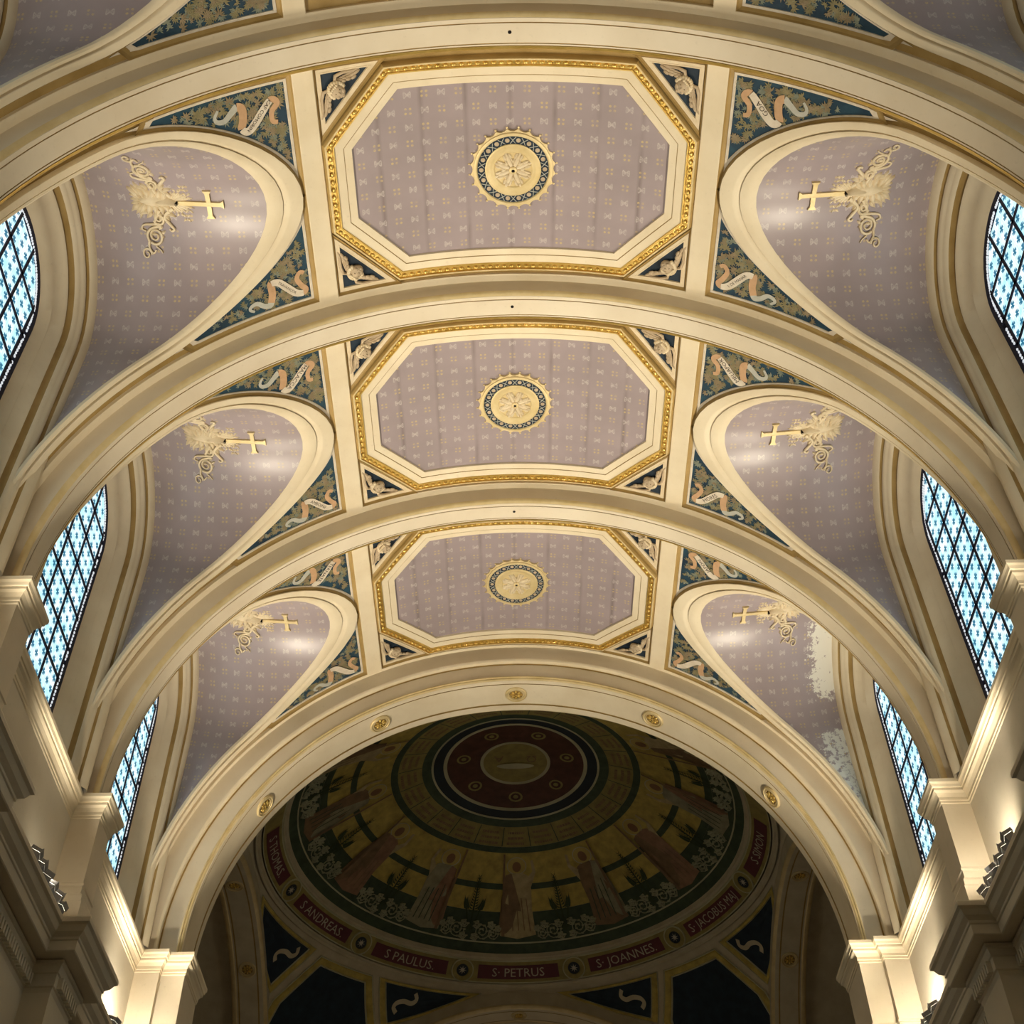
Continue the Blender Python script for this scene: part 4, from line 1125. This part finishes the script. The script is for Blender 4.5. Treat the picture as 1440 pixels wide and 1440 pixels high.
# dome
def DM(phi, al, h=0.0):
    r = DR - h; return (r * sin(al) * sin(phi), r * sin(al) * cos(phi), DZ + r * cos(al))
dome = tag(empty('painted_dome', (0, DY, 0)), 'dark painted dome with standing apostles around a red medallion', 'dome')
def zone(nm, a0, a1, mat, h=0.0, n=96):
    mb = MB(); st = max(2, int((a1 - a0) / 1.5)); mb.grid([[DM(2 * PI * k / n, rad(a0 + (a1 - a0) * j / st), h) for k in range(n)] for j in range(st + 1)], closed=True); return mb.build(nm, mat, dome, 40)
zone('green_border', 43.0, 45.3, 'dome_green'); zone('pale_line', 42.7, 43.0, 'dome_line', 0.004)
zone('lower_garden', 38.2, 42.7, 'dome_green'); zone('lower_beam', 36.6, 38.2, 'dome_green', 0.006)
zone('golden_sky', 23.8, 36.6, 'dome_gold'); zone('middle_beam', 30.6, 31.9, 'dome_green', 0.006)
zone('green_ring', 22.4, 23.8, 'dome_green', 0.004); zone('inscription_band', 17.7, 22.4, 'dome_olive')
zone('green_ring', 15.9, 17.7, 'dome_green'); zone('pale_line', 15.5, 15.9, 'dome_line', 0.006)
zone('navy_ring', 13.6, 15.5, 'dome_navy'); zone('pale_line', 12.9, 13.6, 'dome_line', 0.006)
zone('red_field', 6.6, 12.9, 'dome_red'); zone('pale_line', 6.0, 6.6, 'dome_line', 0.006); zone('centre_disc', 0.02, 6.0, 'dome_olive')
def dshape(mb, pts, phi0, h):
    mb.fan([DM(phi0 + rad(a), rad(e), h) for a, e in pts])
# inscription blocks: separators and lines of tiny script
for k in range(24):
    mb = MB(); dshape(mb, [(-0.25, 17.8), (0.25, 17.8), (0.25, 22.3), (-0.25, 22.3)], 2 * PI * (k + 0.5) / 24, 0.008); mb.build('block_divider', 'dome_green', dome)
mb = MB()
for k in range(24):
    phi0 = 2 * PI * k / 24
    for row in range(3):
        e = 18.8 + row * 1.25; a = -5.2 + random.uniform(0, .8)
        while a < 5.0 - random.uniform(0, 1):
            wl_ = random.uniform(0.5, 1.6); dshape(mb, [(a, e), (a + wl_, e), (a + wl_, e + 0.55), (a, e + 0.55)], phi0, 0.008); a += wl_ + 0.35
tag(mb.build('worn_script', 'robe_brown', dome), kind='stuff')
# small medallions in the red field and letters in the centre
for k in range(7):
    phi0 = 2 * PI * k / 7; mb = MB()
    cx, ce = 0, 9.9
    ring_ = lambda r: [DM(phi0 + rad(r * cos(q) / sin(rad(ce))), rad(ce + r * sin(q)), 0.01) for q in (2 * PI * j / 16 for j in range(16))]
    mb.grid([ring_(1.35), ring_(0.95)], closed=True); mb.fan(ring_(0.5))
    mb.build('small_medallion', 'dome_olive', dome)
for txt, x0 in (('A', -0.36), ('\u03a9', 0.36)):
    v_, f_, wd = text_polys(txt); mb = MB()
    for x, y in v_: mb.add((x0 + x * 0.22, -0.16 - y * -0.22 - 0.0, DZ + DR - 0.05))
    for f in f_: mb.face(f)
    mb.build('lettering', 'robe_brown', dome)
# a lamb-like pale patch and water line in the centre disc
mb = MB(); mb.fan([(0.42 * cos(q), 0.12 + 0.10 * sin(q), DZ + DR - 0.03) for q in (2 * PI * j / 20 for j in range(20))]); mb.build('pale_water', 'dome_line', dome)
# apostles
def apostle(k):
    phi0 = rad(30 * k); e_ = empty('apostle'); e_.parent = dome
    robe = ['robe_pale', 'robe_brown', 'robe_rose', 'robe_grey'][k % 4]; cloak = ['robe_brown', 'robe_grey', 'robe_brown', 'robe_rose'][k % 4]
    f = 1 if k % 2 == 0 else -1
    mb = MB(); dshape(mb, [(f * a, e) for a, e in ((-4.2, 28.6), (-1.5, 28.0), (1.5, 28.0), (4.5, 28.8), (5.4, 32), (5.0, 36), (5.6, 41.3), (0, 42.0), (-5.4, 41.4), (-4.4, 36), (-5.2, 32))], phi0, 0.014); mb.build('robe', robe, e_)
    mb = MB(); dshape(mb, [(f * a, e) for a, e in ((-4.6, 28.7), (-2.2, 28.3), (0.4, 32), (1.5, 37), (-0.5, 40.6), (-3.4, 41.2), (-6.0, 40.5), (-5.6, 34))], phi0, 0.018); mb.build('cloak', cloak, e_)
    mb = MB()
    for j in range(4):
        a0 = f * (-2.5 + j * 1.8); dshape(mb, [(a0, 31 + j * .5), (a0 + 0.3, 31 + j * .5), (a0 + f * 0.9 + 0.3, 40.5), (a0 + f * 0.9, 40.5)], phi0, 0.022)
    mb.build('drapery_fold', 'dome_green' if k % 2 else 'robe_brown', e_)
    circ = lambda r, sx=1.0: [DM(phi0 + rad(r * cos(q) / sin(rad(26.6)) * sx), rad(26.6 + r * sin(q)), 0.016) for q in (2 * PI * j / 20 for j in range(20))]
    mb = MB(); mb.fan(circ(1.75)); mb.build('halo', 'halo_gold', e_)
    mb = MB(); mb.grid([circ(1.78), circ(1.95)], closed=True); mb.build('halo_rim', 'dome_line', e_)
    mb = MB(); mb.fan([DM(phi0 + rad(1.9 * cos(q)), rad(26.8 + 1.15 * sin(q)), 0.022) for q in (2 * PI * j / 16 for j in range(16))]); mb.build('head', 'skin_brown', e_)
    mb = MB(); dshape(mb, [(f * a, e) for a, e in ((4.0, 29.4), (6.6, 28.0), (6.2, 25.6), (7.4, 25.4), (8.0, 28.2), (5.2, 31.6))], phi0, 0.018); mb.build('raised_arm', 'robe_pale', e_)
    mb = MB(); dshape(mb, [(f * a, e) for a, e in ((-6.2, 24.0), (-5.4, 24.0), (-4.0, 41.5), (-5.0, 41.5))], phi0, 0.024); mb.build('staff', 'robe_brown', e_)
for k in range(-4, 5): apostle(k)
# palms and garden scrolls between them
def palm(k):
    phi0 = rad(15 + 30 * k); e_ = empty('palm_plant'); e_.parent = dome
    mb = MB()
    for d, base, top, tilt in ((0, 41, 29.4, 0), (-1, 40.5, 34.5, -3.2), (1, 40.5, 34.5, 3.2)):
        dshape(mb, [(d * 0.6 - 0.3, base), (d * 0.6 + 0.3, base), (tilt + 0.2, top), (tilt - 0.2, top)], phi0, 0.02)
        for q in range(14):
            f = q / 13; e = base - 4 + (top - base + 4) * f; x = d * 0.6 + (tilt - d * .6) * ((base - e) / (base - top)); l = (2.4 if d == 0 else 1.6) * (1 - 0.55 * f)
            for sd in (-1, 1): dshape(mb, [(x, e), (x + sd * l * 0.6, e - 0.55), (x + sd * l, e - 1.5), (x + sd * l * 0.5, e - 0.1)], phi0, 0.021)
    mb.build('fronds', 'palm_green', e_)
    for sd in (-1, 1):
        mb = MB()
        for cx, ce, r in ((sd * 4.0, 40.6, 1.75), (sd * 7.4, 41.0, 1.2), (sd * 1.8, 41.8, 0.8), (sd * 6.6, 39.2, 0.8), (sd * 2.0, 39.3, 0.9), (sd * 8.8, 39.9, 0.7)):
            pts = [DM(phi0 + rad(cx + (r - r * 0.85 * j / 30) * 1.4 * cos(sd * j * 0.42)), rad(ce + (r - r * 0.85 * j / 30) * sin(j * 0.42)), 0.016) for j in range(31)]
            mb.tube(pts, 0.014, 4)
            for j in range(0, 30, 3):
                p = pts[j]; mb.ell(p, (0.045, 0.035, 0.02), Matrix.Rotation(j, 3, 'Z'), 5, 3)
        mb.build('acanthus_scroll', 'foliage_pale', e_)
for k in range(-4, 4): palm(k)
# lamps of the crossing and the sanctuary, below the picture: they light the transept arches from below and the sanctuary arch
for s in (-1, 1):
    lamp('crossing_lamp', (s * 3.6, 21.5, -5.5), 26, 'POINT', size=0.2)
lamp('sanctuary_lamp', (0, 30.5, -3.0), 60, 'POINT', size=0.2)
